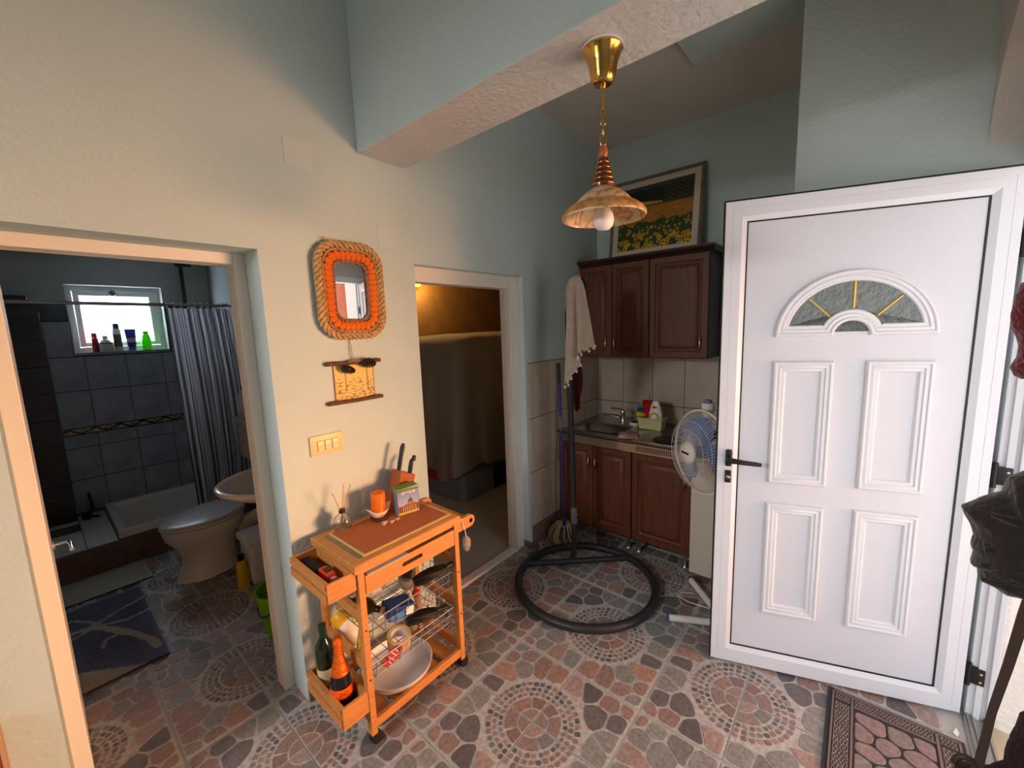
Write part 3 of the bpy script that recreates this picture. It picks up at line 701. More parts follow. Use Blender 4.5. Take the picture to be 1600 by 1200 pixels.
bm = B(); lathe(bm, [(.002, 0), (.041, 0), (.042, .004), (.042, .05), (.038, .055), (.002, .056)], c, 26, axis=ax); yj.add('lid', bm, M('lid_yellow', (236, 170, 16), .4), 50)
bm = B(); tube(bm, [(-1.60, .77, .30), (-1.59, .775, .36), (-1.595, .79, .41), (-1.61, .80, .44)], [.006, .008, .007, .004], 8); single('green_scissors', bm, M('olive_green', (150, 140, 24), .5), 'yellow-green scissors sticking up in the lower basket', 'scissors', (-1.60, .77, .28), 50)
bm = B(); box(bm, -.011, .011, -.008, .008, 0, .045, bev=.006, seg=3); bm.transform(Matrix.Translation((-1.50, 1.10, .345)) @ Matrix.Rotation(.3, 4, 'X')); single('small_white_remote', bm, M('label_white', (232, 228, 222), .6), 'small white plastic clip at the far end of the lower basket', 'clip', (-1.50, 1.10, .34), 40)
for k, (x, y) in enumerate(((-1.60, 1.03), (-1.55, 1.03))):
    bm = B(); lathe(bm, [(.002, 0), (.017, 0), (.019, .06), (.018, .061), (.016, .004), (.002, .004)], (x, y, .279), 20); single('shot_glass', bm, M('jar_glass', (200, 196, 188), .12, trans=.6), ['left clear shot glass behind the tape roll', 'right clear shot glass behind the tape roll'][k], 'glass', (x, y, .279), 40, 'shot glasses in the basket')
# ---- tray on the bottom shelf
bm = B(); lathe(bm, [(.002, .096), (.150, .096), (.156, .099), (.162, .126), (.164, .128), (.160, .129), (.153, .104), (.002, .102)], (-1.60, .96, 0), 56); single('round_tray', bm, M('tray_white', (222, 222, 228), .35), 'white round tray leaning over the bottom shelf of the trolley', 'tray', (-1.60, .96, .096), 40)
bm = B(); box(bm, -1.60, -1.418, .755, .945, .7462, .7475); bm.transform(Matrix.Translation((0, 0, 0))); single('paper_sheet', bm, M('label_white', (232, 228, 222), .6), 'white paper sticking out above the trolley drawer', 'paper', (-1.5, .85, .7462))
# ================================================================ kitchen corner
YF, YB_ = 2.72, YK-.012
def cab_door(t, x0, x1, z0, z1, yf, hx, hz, fw=.058):
    bm = B(); mould(bm, rect(x0, x1, z0, z1), [(0, -.018), (0, -.003), (.003, 0), (fw-.016, 0), (fw-.012, -.009), (fw-.004, -.012), (fw, -.016), (fw+.007, -.016), (fw+.012, -.011), (fw+.03, -.004), (fw+.034, -.004)], lambda u, v, h: Vector((u, yf-h, v)), cap=True)
    d = t.add('door', bm, m_cab, 30)
    bm = B(); tube(bm, [(hx, yf, hz-.045), (hx, yf-.014, hz-.043), (hx, yf-.024, hz-.02), (hx, yf-.026, hz), (hx, yf-.024, hz+.02), (hx, yf-.014, hz+.043), (hx, yf, hz+.045)], [.006, .005, .0055, .007, .0055, .005, .006], 8)
    t.add('handle', bm, m_chrome, 50, sub=d)
def base_unit(lab, x0, x1, doors):
    t = Thing('base_cabinet', lab, 'cabinet', ((x0+x1)/2, 3.05, 0), group='kitchen base cabinets')
    bm = B(); box(bm, x0, x1, YF+.0185, YB_, .10, .775); t.add('body', bm, m_cabd)
    for x in (x0+.04, x1-.04):
        for y in (YF+.05, YB_-.1):
            bm = B(); lathe(bm, [(.018, 0), (.022, .004), (.014, .02), (.013, .10)], (x, y, 0), 14); t.add('foot', bm, m_steel, 40)
    for a, b, hx in doors: cab_door(t, a, b, .112, .768, YF, hx, .635)
    return t
base_unit('mahogany sink base cabinet with two doors under the sink', -1.84, -1.212, [(-1.838, -1.529, -1.555), (-1.524, -1.216, -1.498)])
base_unit('mahogany base cabinet with one door under the hotplates', -1.208, -.795, [(-1.205, -.798, -.832)])
wt = Thing('sink_worktop', 'stainless steel sink top with two hotplates on the base cabinets', 'worktop', (-1.32, 3.05, .776))
SX0, SX1, SY0, SY1 = -1.78, -1.36, 2.80, 3.13
bm = B(); X0, X1, Y0, Y1 = -1.845, -.79, 2.695, YB_
for a in ((X0, SX0, Y0, Y1), (SX1, X1, Y0, Y1), (SX0, SX1, Y0, SY0), (SX0, SX1, SY1, Y1)): box(bm, a[0], a[1], a[2], a[3], .842, .852)
box(bm, X0, X1, Y0, Y0+.012, .778, .852, bev=.002); box(bm, X1-.01, X1, Y0, Y1, .778, .852); wt.add('sheet', bm, m_steel)
bm = B(); mould(bm, [(SX0, SY0), (SX1, SY0), (SX1, SY1), (SX0, SY1)], [(0, .852), (.008, .853), (.014, .848), (.03, .73), (.05, .715), (.10, .712)], lambda u, v, h: Vector((u, v, h)), cap=True); wt.add('sink_basin', bm, m_steel, 60)
for k in range(22):
    bm = B(); x = -1.165+k*.0118; box(bm, x, x+.005, Y0-.0012, Y0+.002, .795, .832); wt.add('vent_slot', bm, m_rubber)
m_hob = M('hob_enamel', (62, 56, 54), .25); m_plate = M('hotplate_iron', (34, 30, 29), .5, .3)
bm = B(); box(bm, -1.22, -.80, 2.74, YB_-.06, .852, .857, bev=.002); wt.add('hob_plate', bm, M('hob_sheet', (150, 144, 138), .3, 1.0))
for x, y, r in ((-1.00, 2.86, .092), (-.95, 3.14, .076)):
    bm = B(); lathe(bm, [(.002, .857), (r+.012, .857), (r+.012, .861), (r, .862), (r, .868), (r-.006, .870), (.03, .870), (.028, .867), (.002, .867)], (x, y, 0), 40); wt.add('hotplate', bm, m_plate, 40)
fc = Thing('kitchen_tap', 'chrome mixer tap over the kitchen sink', 'tap', (-1.50, 3.20, .852))
bm = B(); lathe(bm, [(.026, .852), (.026, .86), (.02, .868), (.021, .93), (.023, .95), (.018, .965), (.004, .968)], (-1.50, 3.20, 0), 20); fc.add('body', bm, m_chrome, 50)
bm = B(); tube(bm, [(-1.50, 3.20, .90), (-1.55, 3.14, .925), (-1.62, 3.06, .95), (-1.625, 3.055, .935)], [.016, .014, .012, .011], 12); fc.add('spout', bm, m_chrome, 50)
bm = B(); tube(bm, [(-1.50, 3.20, .965), (-1.52, 3.17, .978), (-1.57, 3.12, .992)], [.012, .009, .006], 10); fc.add('lever', bm, m_chrome, 50)
# things on the worktop
sd = Thing('scourer_dish', 'small white dish with a dark scourer by the tap', 'dish', (-1.385, 3.17, .853))
bm = B(); lathe(bm, [(.002, .853), (.036, .853), (.042, .862), (.040, .884), (.036, .884), (.034, .866), (.002, .864)], (-1.385, 3.17, 0), 24); sd.add('dish', bm, m_porc, 50)
bm = B(); lathe(bm, [(.002, .866), (.033, .868), (.033, .882), (.02, .888), (.002, .889)], (-1.385, 3.17, 0), 24); sd.add('scourer', bm, M('dark_scourer', (34, 26, 24), .8, bump=1, bscale=120), 50)
bm = B()
for k in range(3): box(bm, -.075+k*.004, .075-k*.003, -.055+k*.003, .055, k*.009, k*.009+.0085, bev=.003)
bm.transform(Matrix.Translation((-1.27, 2.80, .858)) @ Matrix.Rotation(.35, 4, 'Z'))
for v in bm.verts: v.co.z += .004*noise.noise(v.co*30)
single('folded_cloth', bm, M('checked_cloth', (196, 170, 158), .9, var=.35, vscale=26, col2=(150, 96, 86)), 'folded pinkish dish cloth beside the front hotplate', 'cloth', (-1.27, 2.80, .858), 40)
cr = Thing('plastic_caddy', 'cream plastic caddy on the worktop behind the hotplates', 'caddy', (-1.22, 3.15, .858))
bm = B(); mould(bm, [(-1.322, 3.075), (-1.128, 3.085), (-1.125, 3.185), (-1.319, 3.175)], [(.012, .858), (.002, .94), (-.008, .945), (-.008, .950), (.004, .950), (.014, .864), (.03, .862)], lambda u, v, h: Vector((u, v, h)), cap=True); cr.add('tray', bm, M('caddy_cream', (206, 196, 142), .45), 40)
db = Thing('detergent_bottle', 'white detergent bottle with a round yellow label in the caddy', 'bottle', (-1.195, 3.13, .866))
bm = B(); lathe(bm, [(.002, .866), (.044, .866), (.048, .88), (.048, .98), (.038, 1.03), (.026, 1.065), (.022, 1.08), (.002, 1.085)], (-1.195, 3.13, 0), 26, sx=1.1, sy=.62); db.add('bottle', bm, M('bottle_white', (228, 222, 216), .3), 50)
for nm_, r, zc_, yo, mt_ in (('round_label', .036, .962, .031, M('label_gold', (206, 162, 50), .5)), ('label_face', .022, .958, .0325, M('label_white', (232, 228, 222), .6))):
    bm = B(); lathe(bm, [(.001, 0), (r, 0), (r, .0015), (.001, .0016)], (-1.195, 3.13-yo, zc_), 26, axis=(0, -1, 0)); db.add(nm_, bm, mt_, 40)
bm = B(); lathe(bm, [(.001, 0), (.019, 0), (.019, .002), (.001, .0021)], (-1.195, 3.13-.0225, 1.035), 20, axis=(0, -1, .25), sy=.5); db.add('red_badge', bm, M('badge_red', (196, 30, 34), .5), 40)
rc = Thing('red_beaker', 'red plastic beaker with a utensil behind the detergent', 'beaker', (-1.275, 3.15, .87))
bm = B(); lathe(bm, [(.002, .95), (.034, .95), (.047, 1.072), (.049, 1.075), (.044, 1.075), (.032, .956), (.002, .956)], (-1.262, 3.15, 0), 24); rc.add('cup', bm, M('beaker_red', (176, 20, 34), .4), 50)
bm = B(); lathe(bm, [(.002, .866), (.030, .866), (.034, .949), (.002, .949)], (-1.262, 3.15, 0), 20); rc.add('lower_cup', bm, M('beaker_red', (176, 20, 34), .4), 50)
bm = B(); tube(bm, [(-1.26, 3.15, .96), (-1.255, 3.16, 1.13)], .003, 6); rc.add('utensil', bm, m_steel, 40)
for nm_, lab, c, s, colr in (('sponge_cloth', 'yellow cloth hanging over the caddy edge', (-1.315, 3.115, .965), (.045, .03, .022), (222, 178, 40)), ('blue_cloth', 'dark blue cloth in the caddy', (-1.312, 3.14, .995), (.04, .025, .018), (36, 56, 120)), ('green_scourer', 'teal scouring pad hanging left of the caddy', (-1.352, 3.10, .955), (.022, .02, .022), (46, 130, 128)), ('teal_brush', 'teal brush head standing in the caddy', (-1.335, 3.15, 1.015), (.022, .016, .02), (60, 128, 124))):
    bm = B(); bmesh.ops.create_icosphere(bm, subdivisions=3, radius=1)
    for v in bm.verts: v.co = Vector((c[0]+v.co.x*s[0]*(1+.3*noise.noise(v.co*2.2)), c[1]+v.co.y*s[1], c[2]+v.co.z*s[2]*(1+.4*noise.noise(v.co*2.7))))
    single(nm_, bm, M(nm_, colr, .8, bump=.4, bscale=80), lab, nm_.split('_')[1], (c[0], c[1], c[2]-s[2]), 60)
# wall cabinets
WF = 3.08
def wall_unit(lab, x0, x1, doors):
    t = Thing('wall_cabinet', lab, 'cabinet', ((x0+x1)/2, 3.24, 1.425), group='kitchen wall cabinets')
    bm = B(); box(bm, x0, x1, WF+.0185, YK-.011, 1.425, 2.165); t.add('body', bm, m_cabd)
    for a, b, hx in doors: cab_door(t, a, b, 1.43, 2.16, WF, hx, 1.535)
    bm = B(); pr = [(0, 2.165), (-.006, 2.172), (-.012, 2.178), (-.032, 2.192), (-.036, 2.202), (-.036, 2.21)]
    prism(bm, [(WF+p[0], p[1]) for p in pr]+[(YK-.011, 2.21), (YK-.011, 2.165)], 'x', x0-(0), x1+(.03 if x1 > -1 else 0)); t.add('cornice', bm, m_cabd)
    return t
wall_unit('mahogany wall cabinet with two doors above the sink', -1.84, -1.24, [(-1.838, -1.546, -1.59), (-1.541, -1.242, -1.515)])
wall_unit('mahogany wall cabinet with one wide door above the hotplates', -1.237, -.815, [(-1.235, -.818, -.862)])
# painting
pt = Thing('sunflower_painting', 'framed painting of a sunflower field on top of the wall cabinets', 'painting', (-1.30, 3.27, 2.21), local=True)
PW, PH, TILT = .73, .64, math.radians(8)
rotm = Matrix.Translation((0, 0, .0)) @ Matrix.Rotation(-TILT, 4, 'X')
def PL(u, v, h):
    return rotm @ Vector((u, -h, v))
bm = B(); mould(bm, rect(-PW/2, PW/2, 0, PH), [(0, -.02), (0, .004), (.006, .010), (.020, .006), (.026, .004), (.026, .0), (.026, -.02)], PL); pt.add('frame', bm, M('grey_frame', (116, 104, 88), .5, var=.3, vscale=20), 25)
bm = B(); mould(bm, rect(-PW/2+.025, PW/2-.025, .025, PH-.025), [(0, .001), (.045, .003), (.045, -.003)], PL); pt.add('inner_mount', bm, M('mount_cream', (206, 190, 168), .6))
rnd = random.Random(5)
flowers = []
for k in range(620):
    d = rnd.random()**.8; a = rnd.random(); bb = .64*(1-d)+.0
    flowers.append((a, .60*(1-d**.8), .007+.034*d**1.6)) if k < 150 else None
flowers.sort(key=lambda f: -f[1])
nu, nv = 150, 132; pts = []; cl = []
for j in range(nv):
    for i in range(nu):
        a, b = i/(nu-1), j/(nv-1)
        pts.append(PL(-PW/2+.068+(PW-.136)*a, .068+(PH-.136)*b, .0))
        n1 = noise.noise(Vector((a*9, b*9, 0))); n2 = noise.noise(Vector((a*42, b*42, 3)))
        if b > .93+.02*n1: c = (60, 66, 76)
        elif b > .72+.05*math.sin(a*5+.5)*.6:
            c = mix((22, 30, 20), (52, 60, 46), max(0, n2)); 
            if a > .62: c = mix((26, 30, 18), (70, 66, 36), .5+.5*math.sin((a*2.2+b*3)*34))
        elif .685 < b < .745 and a < .6: c = (190, 148, 44)
        elif b > .66: c = (70, 48, 16)
        elif b > .42+.1*n1: c = mix((190, 128, 22), (132, 84, 12), .5+.5*n2)
        else: c = mix((30, 46, 18), (62, 78, 28), .5+.5*n2)
        for fa, fb, fr_ in flowers:
            if abs(fb-b) > fr_*1.2 or fb > .56: continue
            dd = math.hypot((a-fa), (b-fb)*.92)
            if dd < fr_*(.88+.12*math.sin(9*math.atan2(b-fb, a-fa))):
                c = (60, 32, 8) if dd < fr_*.42 else (222, 172, 30) if dd < fr_*.8 else (196, 150, 34)
        cl.append(lin(c))
me = painted(pts, cl, nu, nv, 'canvas'); me.materials.append(m_attr); link('canvas', me, pt.o)
# fridge beside the units
fg = Thing('small_fridge', 'cream small fridge between the kitchen unit and the wall', 'fridge', (-.53, 3.0, 0))
bm = B(); box(bm, -.775, -.30, 2.70, 3.30, .03, .82, bev=.006); fg.add('body', bm, M('fridge_cream', (206, 196, 182), .4), 30)
bm = B(); box(bm, -.775, -.30, 2.645, 2.695, .05, .81, bev=.008); fg.add('door', bm, M('fridge_cream', (206, 196, 182), .4), 30)
for x in (-.74, -.33):
    bm = B(); lathe(bm, [(.016, 0), (.016, .03)], (x, 2.74, 0), 12); fg.add('foot', bm, m_rubber, 40)
# pedestal fan
fn = Thing('pedestal_fan', 'white pedestal fan with blue blades half hidden behind the front door', 'fan', (-.53, 2.39, 0))
m_fw = M('fan_white', (222, 218, 210), .4)
for a, b in (((-.737, 2.173), (-.33, 2.385)), ((-.743, 2.60), (-.36, 2.20))):
    A, Bp = Vector((a[0], a[1], .022)), Vector((b[0], b[1], .022))
    bm = B(); tube(bm, [A, A+(Bp-A)*.5, Bp], .019, 12); ft = fn.add('base_leg', bm, m_fw, 50)
    bm = B(); tube(bm, [A+(A-Bp).normalized()*.010, A], .0205, 12); fn.add('end_cap', bm, M('cap_blue', (76, 84, 140), .5), 50, sub=ft)
bm = B(); lathe(bm, [(.03, .04), (.03, .06), (.017, .08), (.017, .55), (.013, .56), (.013, .98)], (-.535, 2.385, 0), 18); fn.add('pole', bm, m_fw, 50)
ax = Vector((-.6, -.8, .04)).normalized(); hc = Vector((-.625, 2.305, .985)); e1 = Vector((0, 0, 1)); e1 = (e1-ax*e1.dot(ax)).normalized(); e2 = ax.cross(e1)
bm = B(); lathe(bm, [(.02, -.20), (.055, -.19), (.065, -.14), (.065, -.06), (.05, -.04)], hc, 22, axis=ax); fn.add('motor', bm, m_fw, 50)
bm = B(); lathe(bm, [(.028, .05), (.028, .10), (.034, .104), (.034, .13), (.03, .14), (.002, .142)], hc+Vector((.0, .10, .115)), 18); kn = fn.add('motor_cap', bm, m_fw, 50)
bm = B(); lathe(bm, [(.022, .142), (.018, .156), (.002, .16)], hc+Vector((.0, .10, .115)), 18); fn.add('knob', bm, M('knob_blue', (92, 120, 148), .5), 50, sub=kn)
m_gw = M('guard_wire', (206, 202, 194), .4)
GR = .222
bm = B()
for k in range(72):
    a = 2*PI*k/72; d = e1*math.cos(a)+e2*math.sin(a); sp = e1*math.cos(a+.35)+e2*math.sin(a+.35); s2 = e1*math.cos(a+.18)+e2*math.sin(a+.18)
    tube(bm, [hc+ax*.085+d*.055, hc+ax*.082+s2*.12, hc+ax*.055+sp*.195, hc+ax*.005+sp*GR], .0011, 4)
for r, h in ((.12, .082), (.17, .068)):
    tube(bm, [hc+ax*h+(e1*math.cos(2*PI*k/48)+e2*math.sin(2*PI*k/48))*r for k in range(48)], .0013, 5, True)
for k in range(48):
    a = 2*PI*k/48; d = e1*math.cos(a)+e2*math.sin(a)
    tube(bm, [hc-ax*.05+d*.06, hc-ax*.06+d*.16, hc-ax*.02+d*.21, hc+ax*.002+d*GR], .0011, 4)
fn.add('guard', bm, m_gw, 60, kind='stuff')
bm = B(); tube(bm, [hc+(e1*math.cos(2*PI*k/64)+e2*math.sin(2*PI*k/64))*(GR+.003) for k in range(64)], .007, 10, True); fn.add('guard_rim', bm, m_fw, 60)
bm = B(); lathe(bm, [(.058, .078), (.060, .084), (.052, .096), (.002, .102)], hc, 28, axis=ax); cp = fn.add('guard_badge', bm, m_fw, 60)
bm = B(); box(bm, -.030, .030, -.0006, .0006, -.0055, .0055); bm.transform(Matrix.Translation(hc+ax*.1025) @ Matrix((( -e2.x, -ax.x, e1.x), (-e2.y, -ax.y, e1.y), (-e2.z, -ax.z, e1.z))).to_4x4()); fn.add('badge_print', bm, m_black, sub=cp)
for k in range(3):
    bm = B(); loops = []; a0 = 2*PI*k/3+.35
    for i in range(9):
        t = i/8; r = .035+.155*t; wd = math.radians(24+26*math.sin(PI*min(1, t*.9+.1)))
        loops.append([hc+(e1*math.cos(a0+q*wd)+e2*math.sin(a0+q*wd))*r*(1-.1*abs(q)**3*t)+ax*(.028*q) for q in (-1, -.6, -.2, .2, .6, 1)])
    ring_faces(bm, loops, False); fix(bm); r_ex = bmesh.ops.solidify(bm, geom=bm.faces[:], thickness=.0022); fn.add('blade', bm, M('blade_blue', (92, 122, 172), .3), 60)
bm = B(); lathe(bm, [(.036, -.03), (.036, .03), (.025, .045), (.002, .048)], hc, 20, axis=ax); fn.add('blade_hub', bm, M('blade_blue', (92, 122, 172), .3), 50)
bm = B(); tube(bm, [(-.70, 2.50, .004), (-.76, 2.47, .004), (-.77, 2.42, .004), (-.70, 2.40, .004), (-.55, 2.42, .004)], .003, 6); fn.add('cord', bm, m_fw, 60)
# hanging-chair stand
st = Thing('chair_stand', 'black round floor stand with an upright post in the kitchen corner', 'stand', (-1.282, 2.178, 0))
m_tube = M('charcoal_tube', (42, 42, 46), .45, bump=.2, bscale=60)
cx, cy, R_ = -1.285, 2.178, .437
bm = B(); tube(bm, [(cx+R_*math.cos(2*PI*k/72), cy+R_*math.sin(2*PI*k/72), .026) for k in range(72)], .026, 14, True); st.add('base_ring', bm, m_tube, 60)
bm = B(); tube(bm, [(-1.715, 2.09, .03), (-1.17, 2.595, .03)], .020, 12); st.add('cross_bar', bm, m_tube, 60)
bm = B(); tube(bm, [(-1.475, 2.36-.03, .03), (-1.475, 2.36, .12), (-1.487, 2.36, .9), (-1.50, 2.36, 1.60), (-1.502, 2.36, 1.76), (-1.485, 2.358, 1.88), (-1.45, 2.355, 1.96), (-1.41, 2.35, 1.985), (-1.37, 2.345, 1.96), (-1.36, 2.34, 1.92)], [.019, .019, .021, .021, .021, .02, .019, .018, .017, .014], 14); st.add('post', bm, M('post_sleeve', (20, 21, 21), .6, var=.7, vscale=45, col2=(38, 40, 39), bump=.5, bscale=60), 60)
bm = B(); tube(bm, [(-1.476, 2.36, .30), (-1.4775, 2.36, .42)], .0245, 14); st.add('sleeve', bm, M('grey_sleeve', (96, 98, 100), .5), 60)
bm = B(); tube(bm, [(-1.453, 2.345, .38), (-1.438, 2.335, .38)], .009, 10); st.add('bolt', bm, m_chrome, 50)
# towel on the stand
tw = Thing('cream_towel', 'cream textured towel with pompoms draped over the top of the stand', 'towel', (-1.41, 2.33, 1.2))
ncol, nrow = 46, 34; top = Vector((-1.415, 2.335, 2.013)); V = []
def hemz(u):   # lower edge height along the towel's width
    pts_ = [(0, 1.40), (.10, 1.36), (.24, 1.30), (.30, 1.31), (.45, 1.42), (.55, 1.47), (.62, 1.50), (.72, 1.50), (.85, 1.53), (1, 1.57)]
    for (a, za), (b, zb) in zip(pts_, pts_[1:]):
        if a <= u <= b: return za+(zb-za)*(u-a)/(b-a)
    return 1.5
def towel_pt(u, v):
    s = v**.75; ang = (u-.5)*2
    z = top.z-.004-(top.z-hemz(u))*v
    q = min(1, v/.16)**.5; lf = -.018-.056*q-.012*v; rt_ = .018+.030*q+.068*v; uu = u+.07*math.sin(u*13+1.2)*s; xx = top.x+lf+(rt_-lf)*uu
    yy = top.y-.024-.030*s*math.cos(ang*1.5)+.034*s*math.sin(ang*6.5+1.0+.8*v)+.012*s*math.sin(ang*15+v*2)
    if v < .06: yy = top.y-.03*(v/.06)**.5
    return Vector((xx, yy, z))
for j in range(nrow):
    for i in range(ncol): V.append(towel_pt(i/(ncol-1), j/(nrow-1)))
bm = B(); vs = [bm.verts.new(p) for p in V]
for j in range(nrow-1):
    for i in range(ncol-1): bm.faces.new((vs[j*ncol+i], vs[j*ncol+i+1], vs[(j+1)*ncol+i+1], vs[(j+1)*ncol+i]))
bmesh.ops.solidify(bm, geom=bm.faces[:], thickness=.005); m_tow = M('towel_cream', (238, 220, 198), .95, bump=1.0, bscale=150, sheen=.3, var=.12, vscale=30)
tw.add('front_drape', bm, m_tow, 70)
bm = B(); vs = []
for j in range(14):
    for i in range(20):
        u, v = i/19, j/13; s = v**.75; vs.append(bm.verts.new((top.x-.02*v+(u-.5)*2*(.022+.06*s), top.y+.004+.022*s+.012*s*math.sin(u*13), top.z-.002-.42*v)))
for j in range(13):
    for i in range(19): bm.faces.new((vs[j*20+i], vs[j*20+i+1], vs[(j+1)*20+i+1], vs[(j+1)*20+i]))
bmesh.ops.solidify(bm, geom=bm.faces[:], thickness=.005); tw.add('back_drape', bm, m_tow, 70)
for k, u in enumerate([.0, .23, .31, .37, .43, .50, .60, .67, .74, .81, .88, .95, 1.0]):
    p = towel_pt(u, 1.0); bm = B(); ball(bm, (p.x, p.y, p.z-.010), .0095, 1, 1, 1.1, 10, 7); tw.add('pompom', bm, M('pompom', (226, 210, 192), .95, bump=1, bscale=200), 60)
    bm = B(); box(bm, p.x+.006, p.x+.016, p.y-.004, p.y-.001, p.z+.002, p.z+.016); tw.add('dark_trim', bm, M('trim_dark', (52, 48, 46), .9))
# red kitchen towel on a wall hook
rt = Thing('red_towel', 'dark red kitchen towel hanging on the tiled wall behind the stand', 'towel', (-1.825, 2.98, .93))
bm = B(); vs = []; NU, NV = 22, 18
for j in range(NV):
    for i in range(NU):
        u, v = i/(NU-1), j/(NV-1); wd = .02+.12*math.sin(PI*min(1, .15+v*.72))
        vs.append(bm.verts.new((-1.80+.012*math.sin(u*11+1)*(.3+v), 2.93+(u-.5)*wd*1.6+.03*v, 1.42-(.46-.10*abs(u-.45)*2)*v)))
for j in range(NV-1):
    for i in range(NU-1): bm.faces.new((vs[j*NU+i], vs[j*NU+i+1], vs[(j+1)*NU+i+1], vs[(j+1)*NU+i]))
bmesh.ops.solidify(bm, geom=bm.faces[:], thickness=.006); rt.add('cloth', bm, M('towel_red', (122, 18, 44), .95, bump=.6, bscale=140, sheen=.3), 70)
bm = B(); tube(bm, [(-1.843, 2.93, 1.44), (-1.80, 2.93, 1.425), (-1.79, 2.93, 1.44)], .005, 8); rt.add('hook', bm, m_chrome, 50)
# mop
mp_ = Thing('string_mop', 'string mop with a blue handle leaning in the corner by the tiles', 'mop', (-1.72, 2.70, 0))
A, Bp = Vector((-1.70, 2.575, .09)), Vector((-1.815, 2.705, 1.40))
bm = B(); tube(bm, [A, A+(Bp-A)*.6], .012, 10); mp_.add('lower_handle', bm, M('mop_blue', (38, 34, 104), .4), 50)
bm = B(); tube(bm, [A+(Bp-A)*.6, A+(Bp-A)*.68], .014, 10); mp_.add('joint', bm, M('grey_sleeve', (96, 98, 100), .5), 50)
bm = B(); tube(bm, [A+(Bp-A)*.68, A+(Bp-A)*.88], .012, 10); mp_.add('upper_handle', bm, M('mop_blue', (38, 34, 104), .4), 50)
bm = B(); tube(bm, [A+(Bp-A)*.88, Bp], .013, 10); mp_.add('grip', bm, m_black, 50)
rnd = random.Random(2)
for k in range(34):
    a = rnd.uniform(0, 2*PI); l = rnd.uniform(.07, .13); c = A+Vector((0, 0, .02))
    p1 = c+Vector((math.cos(a)*l*.5, math.sin(a)*l*.5, .035)); p2 = c+Vector((math.cos(a)*l, math.sin(a)*l, -.04)); p3 = c+Vector((math.cos(a+.3)*l*1.05, math.sin(a+.3)*l*1.05, -.10))
    bm = B(); tube(bm, [c, p1, p2, p3], .0045, 5); mp_.add('strand', bm, M('mop_cotton', (186, 172, 146), .95), 60)
# ================================================================ mirror, wall picture, switch, pendant
mr = Thing('woven_mirror', 'mirror in an orange and straw woven frame hanging above the switch', 'mirror', (XW, 1.012, 1.885))
MC = (1.013, 1.884)
def rr_path(hw, hh, rad, n):
    """rounded rectangle path, equally spaced, in (y, z)"""
    seg = []
    for cx_, cz_, a0 in ((hw-rad, hh-rad, 0), (-hw+rad, hh-rad, PI/2), (-hw+rad, -hh+rad, PI), (hw-rad, -hh+rad, 3*PI/2)):
        for k in range(9): a = a0+PI/2*k/8; seg.append((cx_+rad*math.cos(a), cz_+rad*math.sin(a)))
    L_ = [0]
    for i in range(len(seg)): a, b = seg[i], seg[(i+1) % len(seg)]; L_.append(L_[-1]+math.hypot(b[0]-a[0], b[1]-a[1]))
    out = []
    for k in range(n):
        s = L_[-1]*k/n; i = max(q for q in range(len(seg)) if L_[q] <= s); a, b = seg[i], seg[(i+1) % len(seg)]
        t = (s-L_[i])/max(1e-9, L_[i+1]-L_[i]); out.append((a[0]+(b[0]-a[0])*t, a[1]+(b[1]-a[1])*t))
    return out
def braid(hw, hh, rad, xc, amp, rs, turns, n, strands, mat, nm):
    path = rr_path(hw, hh, rad, n)
    for s in range(strands):
        pts_ = []
        for k in range(n):
            p, q = path[k], path[(k+1) % n]; d = Vector((q[0]-p[0], q[1]-p[1])).normalized(); nn = Vector((d.y, -d.x))
            ph = 2*PI*(turns*k/n+s/strands)
            pts_.append((xc+amp*math.cos(ph), MC[0]+p[0]+nn.x*amp*math.sin(ph), MC[1]+p[1]+nn.y*amp*math.sin(ph)))
        bm = B(); tube(bm, pts_, rs, 7, True); mr.add(nm, bm, mat, 60)
m_straw = M('straw_braid', (216, 172, 116), .85, var=.45, vscale=60, bump=.8, bscale=90)
bm = B(); box(bm, XW+.001, XW+.014, MC[0]-.135, MC[0]+.135, MC[1]-.19, MC[1]+.19); mr.add('backing', bm, M('backing_board', (96, 58, 34), .9))
braid(.152, .206, .09, XW+.026, .0105, .0082, 17, 416, 3, m_straw, 'outer_braid')
braid(.132, .185, .08, XW+.030, .004, .0035, 46, 460, 2, m_straw, 'edge_cord')
braid(.083, .134, .05, XW+.024, .005, .004, 30, 360, 2, M('inner_cord', (176, 132, 112), .85, var=.4, vscale=60), 'inner_cord')
knot = B(); ball(knot, (0, 0, 0), 1.0, .014, .024, .018, 12, 8); knot_me = mesh_of(knot, 'orange_knot', 60, [M('orange_raffia', (236, 116, 24), .8, var=.25, vscale=40, bump=.8, bscale=110)])
pth = rr_path(.108, .160, .06, 38)
for k in range(38):
    p, q = pth[k], pth[(k+1) % 38]; o = link('orange_knot', knot_me, mr.o, (.026, p[0]+MC[0]-1.012, p[1]+MC[1]-1.885)); a = math.atan2(q[1]-p[1], q[0]-p[0]); o.rotation_euler = (a-PI/2, 0, 0)
bm = B(); prism(bm, [(MC[0]+p[0], MC[1]+p[1]) for p in rr_path(.082, .135, .04, 60)], 'x', XW+.012, XW+.0165); mr.add('mirror_glass', bm, M('mirror_silver', (240, 242, 240), .01, 1.0))
bm = B(); tube(bm, [(XW+.02, .925, 2.085), (XW+.02, .905, 2.105), (XW+.02, .90, 2.115), (XW+.02, .915, 2.11), (XW+.02, .92, 2.095)], .0022, 6); mr.add('hanging_loop', bm, m_straw, 50)
rp = Thing('scroll_picture', 'small yellow scroll picture on two wooden sticks with pine cones', 'wall picture', (XW, 1.0, 1.37))
